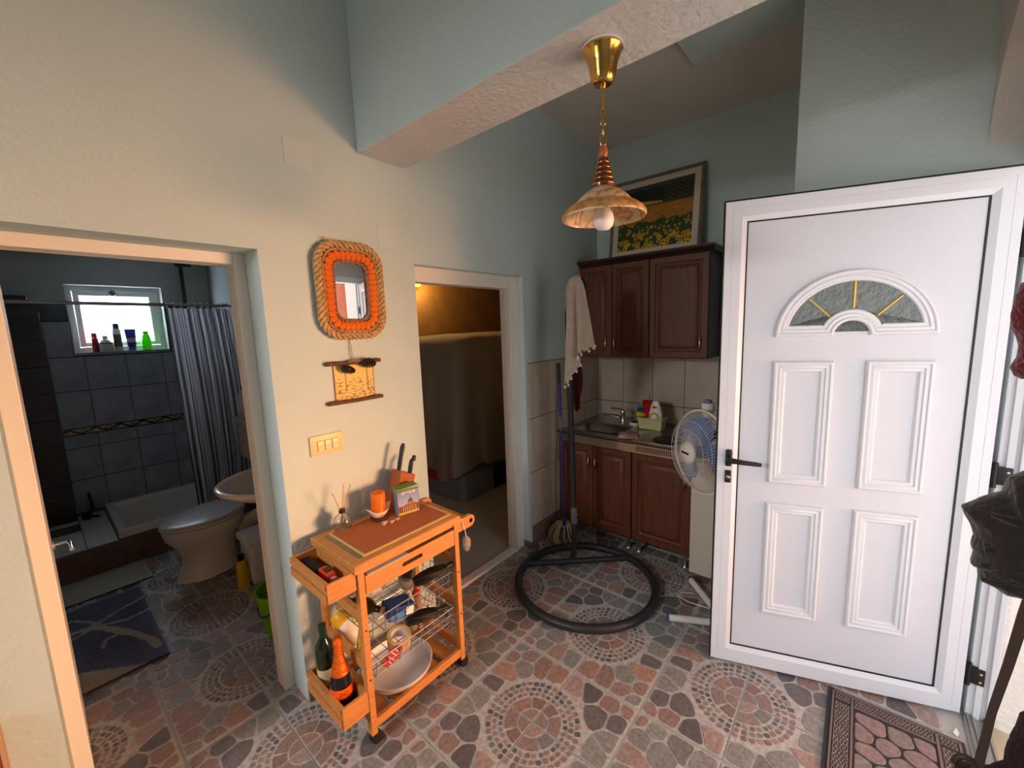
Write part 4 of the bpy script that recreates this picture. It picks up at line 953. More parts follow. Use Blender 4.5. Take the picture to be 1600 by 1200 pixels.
for z, ya, yb, nm_ in ((1.553, .862, 1.138, 'top_stick'), (1.371, .858, 1.137, 'bottom_stick')):
    bm = B(); tube(bm, [(XW+.014, ya, z), (XW+.014, ya+.03, z+.001), (XW+.015, (ya+yb)/2, z-.002), (XW+.014, yb-.02, z+.001), (XW+.014, yb, z)], [.0095, .0105, .009, .0105, .009], 10); sk = rp.add(nm_, bm, M('twig_bark', (112, 74, 50), .85, var=.5, vscale=40, bump=.8, bscale=70), 50)
nu, nv = 60, 46; pts = []; cl = []
for j in range(nv):
    for i in range(nu):
        a, b = i/(nu-1), j/(nv-1); pts.append((.005, .898+.205*a-1.0, 1.378+.168*b-1.37))
        c = mix((214, 176, 92), (226, 190, 100), b); n = noise.noise(Vector((a*11+b*5, b*26, 4)))
        if b < .62 and n > .12+b*.25: c = mix(c, (92, 70, 34), .75)
        if abs(a-.28) < .012 and .25 < b < .8 or abs(a-.82) < .012 and .2 < b < .9: c = mix(c, (96, 74, 40), .6)
        if a < .02 or a > .98: c = (150, 96, 60)
        cl.append(lin(c))
me = painted(pts, cl, nu, nv, 'picture_sheet'); me.materials.append(m_attr); link('picture_sheet', me, rp.o)
for (y, z, s, an) in ((.957, 1.523, 1.0, .25), (1.062, 1.545, 1.15, .15)):
    bm = B()
    for k in range(64):
        t = k/64; a = k*2.39996; rr = .0165*s*math.sin(PI*(.12+.82*t))**.8; yy = (t-.5)*.062*s
        p = Vector((XW+.034+rr*math.cos(a), y+yy*math.cos(an), z+rr*math.sin(a)-yy*math.sin(an)))
        tmp = B(); bmesh.ops.create_icosphere(tmp, subdivisions=1, radius=.0062*s)
        for v in tmp.verts: v.co = Vector((v.co.x*1.0, v.co.y*.55, v.co.z*1.0))+p
        tmp_merge(bm, tmp)
    rp.add('pine_cone', bm, M('pine_cone', (66, 42, 28), .8, var=.4, vscale=80), 50)
bm = B(); tube(bm, [(XW+.012, .995, 1.56), (XW+.006, .985, 1.60), (XW+.005, .989, 1.67)], .0012, 5); tube(bm, [(XW+.012, 1.0, 1.56), (XW+.008, .998, 1.60), (XW+.005, .991, 1.67)], .0012, 5); rp.add('string', bm, M('string', (150, 110, 80), .9), 50)
for ya, za, yb, zb in ((.96, 1.558, 1.04, 1.575), (.99, 1.555, 1.075, 1.572)):
    bm = B(); tube(bm, [(XW+.03, ya, za), (XW+.034, (ya+yb)/2, (za+zb)/2-.003), (XW+.034, yb, zb)], [.003, .004, .001], 6); rp.add('twig', bm, M('twig_light', (150, 106, 78), .85), 50)
sw = Thing('light_switch', 'cream three-gang light switch plate between the doorways', 'light switch', (XW, .836, 1.14))
bm = B(); box(bm, XW, XW+.010, .761, .911, 1.145, 1.237, bev=.004); sw.add('plate', bm, M('switch_cream', (222, 194, 142), .4), 30)
for k in range(3):
    y = .793+k*.034; bm = B(); box(bm, XW+.009, XW+.0125, y, y+.026, 1.165, 1.210, bev=.002); q = sw.add('rocker', bm, M('switch_light', (232, 208, 160), .35), 30)
    bm = B(); box(bm, XW+.012, XW+.0135, y+.004, y+.022, 1.186, 1.1875); sw.add('seam', bm, M('seam_brown', (120, 92, 52), .6), sub=q)
    bm = B(); box(bm, XW+.0075, XW+.0112, y-.002, y-.0005, 1.163, 1.212); box(bm, XW+.0075, XW+.0112, y+.0, y+.026, 1.2105, 1.212); sw.add('gap', bm, M('seam_brown', (120, 92, 52), .6), sub=q)
# pendant
pd = Thing('pendant_lamp', 'pendant lamp with a marbled glass shade hanging from the beam', 'lamp', (-.65, 1.24, 2.52))
LX, LY = -.65, 1.24
m_brass = M('polished_brass', (212, 168, 88), .16, 1.0)
bm = B(); lathe(bm, [(.002, 2.5195), (.062, 2.5195), (.063, 2.514), (.002, 2.512)], (LX, LY, 0), 36); pd.add('ceiling_rose', bm, M('label_white', (232, 228, 222), .6), 40)
bm = B(); lathe(bm, [(.060, 2.513), (.061, 2.508), (.053, 2.498), (.044, 2.472), (.038, 2.440), (.033, 2.425), (.026, 2.418), (.012, 2.416), (.002, 2.415)], (LX, LY, 0), 36); pd.add('canopy', bm, m_brass, 40)
bm = B(); lathe(bm, [(.009, 2.416), (.010, 2.410), (.005, 2.405), (.0045, 2.345), (.007, 2.340), (.003, 2.338)], (LX, LY, 0), 14); pd.add('stem', bm, m_brass, 40)
for k in range(3):
    zc_ = 2.322-k*.030; bm = B(); ang = (k % 2)*PI/2+.5
    tube(bm, [(LX+math.cos(ang)*.009*math.cos(a), LY+math.sin(ang)*.009*math.cos(a), zc_+.021*math.sin(a)) for a in [2*PI*q/20 for q in range(20)]], .0026, 7, True); pd.add('chain_link', bm, m_brass, 60)
bm = B(); lathe(bm, [(.004, 2.245), (.009, 2.24), (.014, 2.228), (.014, 2.215), (.010, 2.207)], (LX, LY, 0), 20); pd.add('finial', bm, M('copper_wood', (176, 92, 48), .35), 50)
prof_ = [(.010, 2.208)]
for k in range(5):
    r0 = .014+.0045*k; z0 = 2.205-.0165*k; prof_ += [(r0, z0), (r0+.004, z0-.012), (r0+.004, z0-.0145)]
prof_ += [(.034, 2.116)]
bm = B(); lathe(bm, prof_, (LX, LY, 0), 28); pd.add('turned_neck', bm, M('dark_red_wood', (92, 32, 16), .3, coat=.4), 50)
for k in range(5):
    r0 = .0185+.0045*k; z0 = 2.205-.0165*k-.014; bm = B(); tube(bm, [(LX+r0*math.cos(2*PI*q/30), LY+r0*math.sin(2*PI*q/30), z0) for q in range(30)], .0014, 6, True); pd.add('brass_ring', bm, m_brass, 60)
def marble():
    m = bpy.data.materials.new('marbled_glass'); m.use_nodes = True; N = m.node_tree.nodes; L = m.node_tree.links; b = N['Principled BSDF']
    tc = N.new('ShaderNodeTexCoord'); n = N.new('ShaderNodeTexNoise'); n.inputs['Scale'].default_value = 11; n.inputs['Detail'].default_value = 4; n.inputs['Distortion'].default_value = 1.4
    L.new(tc.outputs['Object'], n.inputs['Vector']); cr = N.new('ShaderNodeValToRGB'); e = cr.color_ramp.elements
    e[0].position = .40; e[0].color = lin((232, 216, 186)); e[1].position = .66; e[1].color = lin((226, 206, 170))
    x = cr.color_ramp.elements.new(.50); x.color = lin((196, 128, 50)); x = cr.color_ramp.elements.new(.46); x.color = lin((228, 204, 162)); x = cr.color_ramp.elements.new(.545); x.color = lin((224, 196, 150))
    L.new(n.outputs[0], cr.inputs[0]); L.new(cr.outputs[0], b.inputs['Base Color']); b.inputs['Roughness'].default_value = .2
    tl = N.new('ShaderNodeBsdfTranslucent'); L.new(cr.outputs[0], tl.inputs[0]); ms = N.new('ShaderNodeMixShader'); ms.inputs[0].default_value = .35
    L.new(b.outputs[0], ms.inputs[1]); L.new(tl.outputs[0], ms.inputs[2]); L.new(ms.outputs[0], N['Material Output'].inputs[0]); return m
sh = [(.020, 2.120), (.034, 2.117), (.055, 2.104), (.078, 2.085), (.086, 2.076), (.088, 2.068), (.104, 2.060), (.122, 2.047), (.130, 2.036), (.132, 2.028)]
inn = [(r-.004, z-.003) for r, z in sh[::-1]]
bm = B(); lathe(bm, sh+[(.1305, 2.0255)]+inn, (LX, LY, 0), 56, cap=False); sho = pd.add('shade', bm, marble(), 60)
bm = B(); lathe(bm, [(.1035, 2.0612), (.105, 2.0625), (.1225, 2.0495), (.1315, 2.037), (.1325, 2.030), (.1312, 2.036), (.1215, 2.048)], (LX, LY, 0), 56, cap=False); pd.add('brown_band', bm, M('bronze_band', (146, 92, 40), .4, var=.6, vscale=35, col2=(206, 158, 90)), 60, sub=sho)
bm = B(); lathe(bm, [(.017, 2.115), (.019, 2.10), (.019, 2.075), (.017, 2.068)], (LX, LY, 0), 20); pd.add('socket', bm, M('socket_cream', (214, 196, 168), .4), 50)
bm = B(); lathe(bm, [(.014, 2.07), (.018, 2.06), (.029, 2.040), (.033, 2.022), (.030, 2.004), (.020, 1.992), (.002, 1.988)], (LX, LY, 0), 28); pd.add('bulb', bm, M('bulb_white', (236, 224, 220), .35), 60)

# ================================================================ door mat
dm = Thing('door_mat', 'grey rubber door mat with moulded stone pattern inside the front door', 'door mat', (.20, 1.80, 0))
MX0, MX1, MY0, MY1 = -.014, .412, 1.42, 2.188
bm = B(); box(bm, MX0, MX1, MY0, MY1, .0025, .009, bev=.002); dm.add('rubber_base', bm, M('mat_rubber', (46, 44, 46), .8, bump=.3, bscale=200))
m_ms = M('mat_stone', rough=.8, attr=True, var=.22, vscale=60, bump=.4, bscale=200)
rnd = random.Random(9)
def cells_obj(cells, h, cols_, nm, per=False):
    V = []; Fc = []; C = []
    for c in cells:
        if not c or len(c) < 3: continue
        if area2(c) < 0: c = c[::-1]
        c = rounded(rounded(c, .010), .004) if per else chaikin(c, 1); n = len(c); b = len(V); cc = lin(rnd.choice(cols_)); gx = sum(p[0] for p in c)/n; gy = sum(p[1] for p in c)/n
        for p in c: V.append((p[0], p[1], .0085)); C.append(cc)
        for p in c: V.append((p[0]+(gx-p[0])*.08, p[1]+(gy-p[1])*.08, .009+h)); C.append(cc)
        for i in range(n): k = (i+1) % n; Fc.append((b+i, b+k, b+n+k, b+n+i))
        Fc.append(tuple(b+n+i for i in range(n)))
        if per:
            me = bpy.data.meshes.new(nm); me.from_pydata([(x-.20, y-1.80, z) for x, y, z in V], [], Fc); at = me.color_attributes.new('Col', 'FLOAT_COLOR', 'POINT')
            for i, q in enumerate(C): at.data[i].color = q
            me.materials.append(m_ms); link(nm, me, dm.o); V, Fc, C = [], [], []
    if not per:
        me = bpy.data.meshes.new(nm); me.from_pydata([(x-.20, y-1.80, z) for x, y, z in V], [], Fc); at = me.color_attributes.new('Col', 'FLOAT_COLOR', 'POINT')
        for i, q in enumerate(C): at.data[i].color = q
        me.materials.append(m_ms); o = link(nm, me, dm.o); o['kind'] = 'stuff'
def grid_cells(x0_, x1_, y0_, y1_, nx, ny, gap, jit):
    sd = [(x0_+(x1_-x0_)*(i+.5+(.25 if j % 2 else -.25)+rnd.uniform(-jit, jit))/nx, y0_+(y1_-y0_)*(j+.5+rnd.uniform(-jit, jit))/ny) for i in range(nx) for j in range(ny)]
    return [inset(c, gap) for c in voronoi(sd, [(x0_, y0_), (x1_, y0_), (x1_, y1_), (x0_, y1_)]) if c]
big = [(130, 112, 112), (126, 120, 115), (118, 102, 105), (124, 117, 112), (136, 116, 114)]
small = [(132, 118, 112), (122, 110, 106)]
bw = .062
cells_obj(grid_cells(MX0+.092, MX1-.088, MY0+.08, MY1-.085, 3, 8, .0026, .2), .003, big, 'mat_stone_cell', True)
cells_obj(grid_cells(MX0+.026, MX0+.026+bw*.85, MY0+.02, MY1-.075, 5, 48, .0016, .2), .002, small, 'side_pebbles')
cells_obj(grid_cells(MX1-.072, MX1-.022, MY0+.02, MY1-.075, 4, 48, .0016, .2), .002, small, 'side_pebbles')
cells_obj(grid_cells(MX0+.092, MX1-.088, MY1-.062, MY1-.02, 22, 4, .0016, .2), .002, small, 'end_pebbles')
cells_obj(grid_cells(MX0+.026, MX0+.079, MY1-.062, MY1-.02, 5, 4, .0016, .2), .002, small, 'corner_pebbles')
cells_obj(grid_cells(MX1-.072, MX1-.022, MY1-.062, MY1-.02, 5, 4, .0016, .2), .002, small, 'corner_pebbles')
def rib(nm, a, b, c, d):
    bm = B(); box(bm, a, b, c, d, .008, .0125, bev=.001); dm.add(nm, bm, M('mat_rib', (112, 96, 94), .8))
rib('rib', MX0+.016, MX0+.023, MY0, MY1-.01); rib('rib', MX0+.081, MX0+.089, MY0, MY1-.012); rib('rib', MX1-.085, MX1-.075, MY0, MY1-.012); rib('rib', MX1-.02, MX1-.012, MY0, MY1-.012)
rib('rib', MX0+.09, MX1-.086, MY1-.075, MY1-.066); rib('rib', MX0+.016, MX1-.012, MY1-.018, MY1-.010)
bm = B(); prism(bm, [(.385, 2.228), (.398, 2.262), (.404, 2.236), (.395, 2.214)], 'z', .003, .0045); single('paper_scrap', bm, M('label_white', (232, 228, 222), .6), 'small scrap of white paper on the floor beside the mat', 'paper scrap', (.395, 2.235, .003))

# ================================================================ things hanging at the right edge, by the door
def blob(outline, y0_, y1_, nz=9, seed=0, amp=.016):
    """crumpled cloth body: outline in (x, z), swelling between two y planes"""
    n = len(outline); cx_ = sum(p[0] for p in outline)/n; cz_ = sum(p[1] for p in outline)/n; loops = []; dense = []
    for i in range(n):
        a, b = outline[i], outline[(i+1) % n]
        for k in range(6): dense.append((a[0]+(b[0]-a[0])*k/6, a[1]+(b[1]-a[1])*k/6))
    for k in range(nz):
        t = k/(nz-1); s = math.sin(PI*(.06+.88*t))**.55; lp = []
        for p in dense:
            x = cx_+(p[0]-cx_)*s; z = cz_+(p[1]-cz_)*s; y = y0_+(y1_-y0_)*t
            q = noise.noise(Vector((x*16, z*34, y*12+seed)))*amp*(1-abs(2*t-1)*.3); lp.append(Vector((min(.316, x+q*.25), y-q, z+q*.2)))
        loops.append(lp)
    bm = B(); ring_faces(bm, loops, True, True, True); fix(bm); return bm
m_jk = M('dark_brown_cloth', (44, 34, 30), .85, sheen=.3, bump=.5, bscale=90)
ht = Thing('hanging_jacket', 'crumpled dark brown jacket hanging at the right edge by the front door', 'jacket', (.20, .80, 1.30))
jk = [(0.120, 1.427), (0.135, 1.442), (0.156, 1.457), (0.157, 1.477), (0.169, 1.488), (0.285, 1.508), (0.314, 1.479), (0.316, 1.342), (0.183, 1.323), (0.162, 1.321), (0.151, 1.328), (0.141, 1.331), (0.137, 1.349), (0.132, 1.350), (0.135, 1.365), (0.133, 1.374), (0.135, 1.390), (0.129, 1.407)][::-1]
ht.add('body', blob(jk, .75, .845), m_jk, 60)
for k, (za, zb) in enumerate(((1.44, 1.405), (1.388, 1.383), (1.366, 1.36), (1.352, 1.357))):
    bm = B(); pts_ = [(.138+.10*t, .748+.016*math.sin(PI*t+k), za+(zb-za)*t) for t in [q/9 for q in range(10)]]; tube(bm, pts_, [.003+.006*math.sin(PI*q/9) for q in range(10)], 8, flat=.8); ht.add('fold', bm, m_jk, 60)
bm = B(); tube(bm, [(.318, .80, 1.545), (.300, .80, 1.54), (.292, .80, 1.50)], .006, 8); ht.add('hanger_loop', bm, m_jk, 60)
rs_ = Thing('red_scarf', 'dark red knitted scarf end hanging at the upper right edge', 'scarf', (.22, .80, 1.59))
rdl = [(0.149, 1.724), (0.143, 1.706), (0.142, 1.686), (0.145, 1.670), (0.150, 1.658), (0.153, 1.646), (0.153, 1.630), (0.149, 1.618), (0.153, 1.608), (0.159, 1.604), (0.280, 1.601), (0.312, 1.625), (0.316, 1.712), (0.191, 1.735)]
rs_.add('cloth', blob(rdl, .78, .835, seed=5, amp=.006), M('red_knit', (112, 12, 26), .95, sheen=.4, bump=.6, bscale=160), 60)
hb = Thing('hanging_bag', 'dark bag hanging by a long brown strap below the jacket', 'bag', (.25, .80, .8))
bm = B(); pts_ = [(0.191, .80, 1.341), (0.186, .80, 1.294), (0.179, .80, 1.216), (0.171, .80, 1.142), (0.166, .80, 1.057), (0.163, .80, 1.032)]
loops = [[Vector((p[0]-w_, p[1]-.002, p[2])), Vector((p[0]+w_, p[1]-.004, p[2])), Vector((p[0]+w_, p[1]+.004, p[2])), Vector((p[0]-w_, p[1]+.002, p[2]))] for p, w_ in zip(pts_, (.0051, .0051, .0044, .0038, .0044, .0055))]
ring_faces(bm, loops, True, True, True); fix(bm); hb.add('strap', bm, M('strap_brown', (74, 56, 48), .7), 40)
bm = B(); tube(bm, [(.1425+.013*(1-math.cos(a)), .80, 1.037+.0175*math.sin(a)) for a in [PI*k/10 for k in range(11)]], .004, 10); hb.add('strap_ring', bm, M('ring_wood', (70, 50, 34), .5), 60)
hb.add('bag_body', blob([(0.145, 1.028), (0.171, 1.043), (0.191, 1.065), (0.198, 1.159), (0.285, 1.177), (0.316, 1.166), (0.316, 0.788), (0.145, 0.788), (0.135, 0.897)][::-1], .755, .845, seed=9), M('bag_dark', (40, 20, 22), .85, bump=.5, bscale=90), 60)

# wooden cabinet corner at the left edge
wc = Thing('wooden_cupboard', 'red-brown wooden cupboard edge at the lower left corner', 'cupboard', (-1.74, -.45, 0))
bm = B(); box(bm, -1.845, -1.815, -.70, -.195, 0, .62, bev=.003); wc.add('panel', bm, M('red_cupboard', (150, 56, 22), .45, var=.2, vscale=8, stretch=(4, 4, .6)))
bm = B(); box(bm, -1.845, -1.812, -.195, -.186, 0, .62, bev=.002); wc.add('edge_strip', bm, M('strip_tan', (196, 150, 110), .5))
# ================================================================ bathroom
m_btile = M('grey_bath_tile', (150, 158, 172), .3, var=.2, vscale=9, col2=(126, 136, 152), detail=6)
m_dtile = M('dark_bath_tile', (58, 62, 68), .35, var=.3, vscale=9, detail=6)
m_bgrout = M('bath_joint', (84, 86, 92), .9)
m_bwall = M('bath_paint', (176, 180, 178), .85, bump=.2, bscale=50)
XB = -5.05; YBR = 1.26
WY0, WY1, WZ0, WZ1 = .262, .885, 1.603, 2.175
bm = B()
for a in ((-1.2, WY0, 0, 2.6), (WY1, YBR, 0, 2.6), (WY0, WY1, 0, WZ0), (WY0, WY1, WZ1, 2.6)): box(bm, XB-.25, XB, a[0], a[1], a[2], a[3])
bw_ = struct('wall_bathroom_back', bm, m_bwall, 'bathroom wall with grey tiles and a small window above the shower', cat='wall')
bm = B(); box(bm, XB-.25, -2.01, YBR, YBR+.09, 0, 2.6); bwr = struct('wall_bathroom_right', bm, m_bwall, 'bathroom side wall behind the toilet and basin', cat='wall')
bm = B(); box(bm, XB-.25, -2.01, -1.3, -1.2, 0, 2.6); struct('wall_bathroom_left', bm, m_bwall, 'far side wall of the bathroom', cat='wall')
bm = B(); box(bm, XB-.25, -2.01, -1.3, YBR+.09, 2.45, 2.6); struct('ceiling_bathroom', bm, m_bwall, 'dim bathroom ceiling', cat='ceiling')
# tiles: grey on the window wall, dark column at the left
bm = B(); box(bm, XB, XB+.003, .10, YBR, .2, WZ0-.02); box(bm, XB, XB+.003, .10, WY0-.005, WZ0-.02, 2.03); box(bm, XB, XB+.003, WY1+.005, YBR, WZ0-.02, 2.03); jb = struct('baseboard_bathroom', bm, m_bgrout, 'grey marbled wall tiles round the shower window', cat='wall tiles')
ys = [.102, .31, .567, .825, 1.08, YBR-.004]
for k in range(len(ys)-1):
    for z, h in ((.235, .285), (.523, .275), (.80, .11), (.97, .315), (1.288, .285)): tile(jb, 'x', ys[k], z, ys[k+1]-ys[k]-.003, h-.003, XB+.001, m_btile, .007)
    if ys[k] > .88 or ys[k+1] < WY0+.06:
        tile(jb, 'x', ys[k], 1.576, (min(ys[k+1], WY0-.006) if ys[k] < WY0 else ys[k+1])-ys[k]-.003, .29, XB+.001, m_btile, .007)
# decorative border strip
nu, nv = 180, 12; pts = []; cl = []
for j in range(nv):
    for i in range(nu):
        a, b = i/(nu-1), j/(nv-1); pts.append((XB+.010, .102+(YBR-.106)*a, .912+.056*b))
        c = (176, 168, 150); s_ = math.sin(a*46); t_ = math.sin(a*92+1)
        if b < .14 or b > .86: c = (52, 42, 34)
        elif abs((b-.5)*2.6-s_*.75) < .34 or abs((b-.5)*2.6+t_*.6) < .22: c = (66, 54, 44)
        cl.append(lin(c))
me = painted(pts, cl, nu, nv, 'border_tile'); me.materials.append(m_attr_g); link('border_tile', me, jb)
bm = B(); box(bm, -5.05, -4.905, -1.2, .10, .2, 2.0); jd = struct('trim_3', bm, m_bgrout, 'dark tiled column at the left of the shower', cat='column')
for z in [.225+.214*k for k in range(8)]:
    for y in (-.31, -.105): tile(jd, 'x', y, z, .203, .21, -4.906, m_dtile, .007)
bm = B(); box(bm, -5.05, -4.85, -1.2, .06, 2.0, 2.03, bev=.004); box(bm, -5.0, -4.86, -.25, .05, 2.03, 2.06, bev=.006); struct('trim_4', bm, M('ledge_dark', (52, 48, 46), .5), 'dark ledge on top of the tiled column', cat='ledge')
# window
wd = Thing('window_1', 'small frosted bathroom window with white frame above the shower', 'window', (XB-.12, .57, WZ0), kind='structure')
m_wf = M('window_frame_white', (206, 208, 204), .5)
P_X = lambda u, v, h: Vector((XB-.11+h, u, v))
bm = B(); mould(bm, rect(WY0, WY1, WZ0, WZ1), [(0, -.06), (0, .0), (.04, .0), (.045, -.01), (.045, -.06)], P_X); wd.add('frame', bm, m_wf)
bm = B(); mould(bm, rect(WY0+.047, WY1-.047, WZ0+.047, WZ1-.047), [(0, -.05), (0, .012), (.035, .012), (.04, .0), (.04, -.05)], P_X); sa = wd.add('sash', bm, m_wf)
bm = B(); box(bm, XB-.132, XB-.128, WY0+.085, WY1-.085, WZ0+.085, WZ1-.085); wd.add('pane', bm, M('frosted_pane', (245, 248, 250), .5, translucent=.92), sub=sa)
bm = B(); ball(bm, (XB-.07, .555, WZ1-.06), .022, .8, 1.1, 1.2); wd.add('latch', bm, m_black, 50)
bm = B(); box(bm, XB-.25, XB+.006, WY0, WY1, WZ0-.018, WZ0-.002); wd.add('sill', bm, m_btile)
# toiletries
def toil(lab, y, prof, col, extras=(), sy=1.0, nm='toiletry_bottle'):
    t = Thing(nm, lab, 'bottle', (XB-.05, y, WZ0), group='toiletries on the window sill')
    bm = B(); lathe(bm, [(r, h+WZ0) for r, h in prof], (XB-.05, y, 0), 20, sx=.62, sy=sy); t.add('body', bm, M('toil_%02x%02x%02x' % col, col, .35, translucent=.25), 50)
    for k, (en, ep, ec, es) in enumerate(extras):
        bm = B(); lathe(bm, [(r, h+WZ0) for r, h in ep], (XB-.05, y, 0), 20, sx=es*.62+.38*(es == 1), sy=es); t.add(en, bm, M('toil_%02x%02x%02x' % ec, ec, .35), 50)
toil('slim red spray bottle on the bathroom window sill', .395, [(.002, 0), (.024, 0), (.025, .005), (.021, .12), (.002, .121)], (150, 20, 36), [('cap', [(.019, .121), (.019, .165), (.002, .166)], (176, 40, 56), 1)])
toil('round white lotion bottle on the bathroom window sill', .46, [(.002, 0), (.048, 0), (.050, .01), (.048, .06), (.030, .10), (.018, .11), (.002, .111)], (226, 222, 212), [('cap', [(.018, .111), (.020, .125), (.016, .14), (.002, .141)], (220, 216, 206), 1), ('label', [(.0485, .055), (.051, .055), (.047, .078), (.040, .078)], (60, 46, 40), .9)])
toil('tall clear bottle with dark cap on the bathroom window sill', .54, [(.002, 0), (.028, 0), (.029, .005), (.029, .19), (.022, .2), (.002, .201)], (196, 196, 200), [('cap', [(.023, .2), (.023, .245), (.002, .246)], (48, 46, 58), 1), ('label', [(.0295, .04), (.0305, .04), (.0305, .15), (.0295, .15)], (86, 74, 70), .97)])
toil('dark blue tube standing on its cap on the window sill', .63, [(.002, .03), (.026, .03), (.034, .08), (.04, .18), (.041, .195), (.002, .197)], (40, 52, 116), [('cap', [(.026, 0), (.027, .003), (.026, .03), (.002, .031)], (44, 60, 130), 1), ('band', [(.0335, .075), (.0345, .075), (.0375, .115), (.0365, .115)], (206, 180, 176), 1)])
toil('bright green shampoo bottle at the right of the window sill', .735, [(.002, 0), (.033, 0), (.035, .008), (.034, .10), (.026, .135), (.018, .145), (.002, .146)], (84, 200, 24), [('cap', [(.02, .145), (.022, .165), (.030, .172), (.002, .174)], (120, 220, 40), 1)])
# shower platform, tray, curtain, rod
m_btf = M('brown_riser_tile', (116, 84, 68), .4, var=.3, vscale=12, detail=6)
bm = B(); box(bm, XB, -4.17, -1.2, YBR, 0, .205); pf = struct('floor_platform', bm, m_bgrout, 'raised shower platform faced with brown tiles', cat='platform')
for k in range(8): tile(pf, 'x', -.65+k*.235, .003, .232, .20, -4.172, m_btf, .010)
m_wtile = M('white_floor_tile', (206, 204, 200), .35, var=.12, vscale=9)
for x, y, a, b in ((-4.62, .105, .44, .16), (-4.62, -.10, .44, .2), (-5.04, .105, .415, .16), (-5.04, -.1, .2, .2)):
    bm = B(); box(bm, x, x+a, y, y+b, .205, .214, bev=.001); o = struct('platform_tile', bm, m_wtile, parent=pf)
bm = B(); mould(bm, [(-5.035, .275), (-4.20, .275), (-4.20, 1.20), (-5.035, 1.20)], [(0, .206), (0, .255), (.006, .262), (.045, .262), (.055, .252), (.075, .225), (.12, .215)], lambda u, v, h: Vector((u, v, h)), cap=True)
tr = Thing('shower_tray', 'white shower tray on the raised platform', 'shower tray', (-4.62, .74, .206)); tr.add('tray', bm, m_porc, 40)
bm = B(); lathe(bm, [(.002, .218), (.032, .218), (.034, .216)], (-4.42, .50, 0), 20); tr.add('drain', bm, m_steel, 40)
rod = Thing('curtain_rod', 'metal shower curtain rod across the bathroom', 'rod', (-4.17, .5, 1.97))
bm = B(); tube(bm, [(-4.17, -1.2, 1.97), (-4.17, YBR, 1.958)], .013, 12); rod.add('rod', bm, m_steel, 50)
sc = Thing('shower_curtain', 'grey and white striped shower curtain gathered to the right', 'shower curtain', (-4.17, .95, .3))
ncol, nrow = 170, 30; pts = []; cl = []
for j in range(nrow):
    v = j/(nrow-1)
    for i in range(ncol):
        u = i/(ncol-1); wdt = .43+.04*math.sin(v*3); 
        y = .742+.02*v+u*wdt+.006*math.sin(u*60); am = .028+.028*v
        x = am*math.sin(u*2*PI*9+.6*math.sin(v*2)+.5*math.sin(u*7))+.02*noise.noise(Vector((u*4, v*3, 0)))
        pts.append((x, y-.95, 1.635-v*1.63))
        st_ = (u*22) % 1; c = (222, 222, 230) if st_ > .34 else (120, 116, 122)
        if (u*22*3) % 1 < .16 and st_ > .5: c = (150, 146, 152)
        cl.append(lin(c))
me = painted(pts, cl, ncol, nrow, 'cloth'); me.materials.append(M('curtain_cloth', rough=.7, attr=True, translucent=.55))
for p in me.polygons: p.use_smooth = True
link('cloth', me, sc.o)
for k in range(10):
    bm = B(); y = .75+k*.045; tube(bm, [(-4.17+.024*math.cos(a), y, 1.957+.026*math.sin(a)) for a in [2*PI*q/14 for q in range(14)]], .0028, 6, True); sc.add('curtain_ring', bm, m_wf, 60)
# shower hose
bm = B(); tube(bm, [(-5.02, .19, .40), (-4.95, .20, .27), (-4.86, .16, .245), (-4.80, .22, .24)], .011, 8); ball(bm, (-4.84, .15, .25), .035, 1.4, 1, .8); single('shower_hose', bm, m_black, 'dark shower hose lying at the tray corner', 'shower hose', (-4.9, .2, .215), 60)
# pipe on wall and ceiling lamp
pp = Thing('corner_pipe', 'dark vertical pipe with a top bracket in the bathroom corner', 'pipe', (-5.03, 1.06, 2.0))
bm = B(); box(bm, -5.05, -5.02, 1.04, 1.065, 1.95, 2.38); pp.add('pipe', bm, m_black)
bm = B(); box(bm, -5.05, -5.0, 1.01, 1.13, 2.38, 2.41); pp.add('bracket', bm, m_black)
bm = B(); box(bm, -5.05, -5.03, 1.07, 1.12, 1.95, 2.38); pp.add('cover_strip', bm, m_bwall)
cl_ = Thing('ceiling_lamp', 'round dome ceiling lamp in the bathroom', 'lamp', (-3.6, .98, 2.45))
bm = B(); lathe(bm, [(.15, 2.45), (.155, 2.435), (.15, 2.42)], (-3.6, 1.0, 0), 36); cl_.add('rim', bm, m_chrome, 40)
bm = B(); lathe(bm, [(.148, 2.43), (.13, 2.395), (.08, 2.37), (.002, 2.36)], (-3.6, 1.0, 0), 36); cl_.add('dome', bm, M('dome_glass', (196, 190, 184), .3), 60)
# toilet
to = Thing('toilet', 'white toilet with closed lid in the bathroom', 'toilet', (-3.55, .68, 0))
TX = -3.55
def ell(z, cy_, ry, rx, n=32, dz=0, back=0):
    lp = []
    for k in range(n):
        a = 2*PI*k/n; s = math.sin(a); lp.append(Vector((TX+rx*math.cos(a)*(1-.12*max(0, -s)**2), cy_+ry*s, z+dz*s)))
    return lp
bm = B(); ring_faces(bm, [ell(0, .665, .195, .125), ell(.02, .665, .190, .12), ell(.10, .68, .165, .10), ell(.18, .685, .165, .10), ell(.25, .68, .19, .13), ell(.32, .675, .235, .17), ell(.375, .675, .245, .185), ell(.395, .675, .248, .188), ell(.398, .675, .21, .15), ell(.33, .675, .16, .11)], True, True, True); fix(bm); to.add('bowl', bm, m_porc, 60)
bm = B(); ring_faces(bm, [ell(.401, .675, .25, .19), ell(.404, .675, .255, .195), ell(.418, .675, .255, .195), ell(.42, .675, .25, .19)], True, True, True); fix(bm); to.add('seat', bm, m_porc, 60)
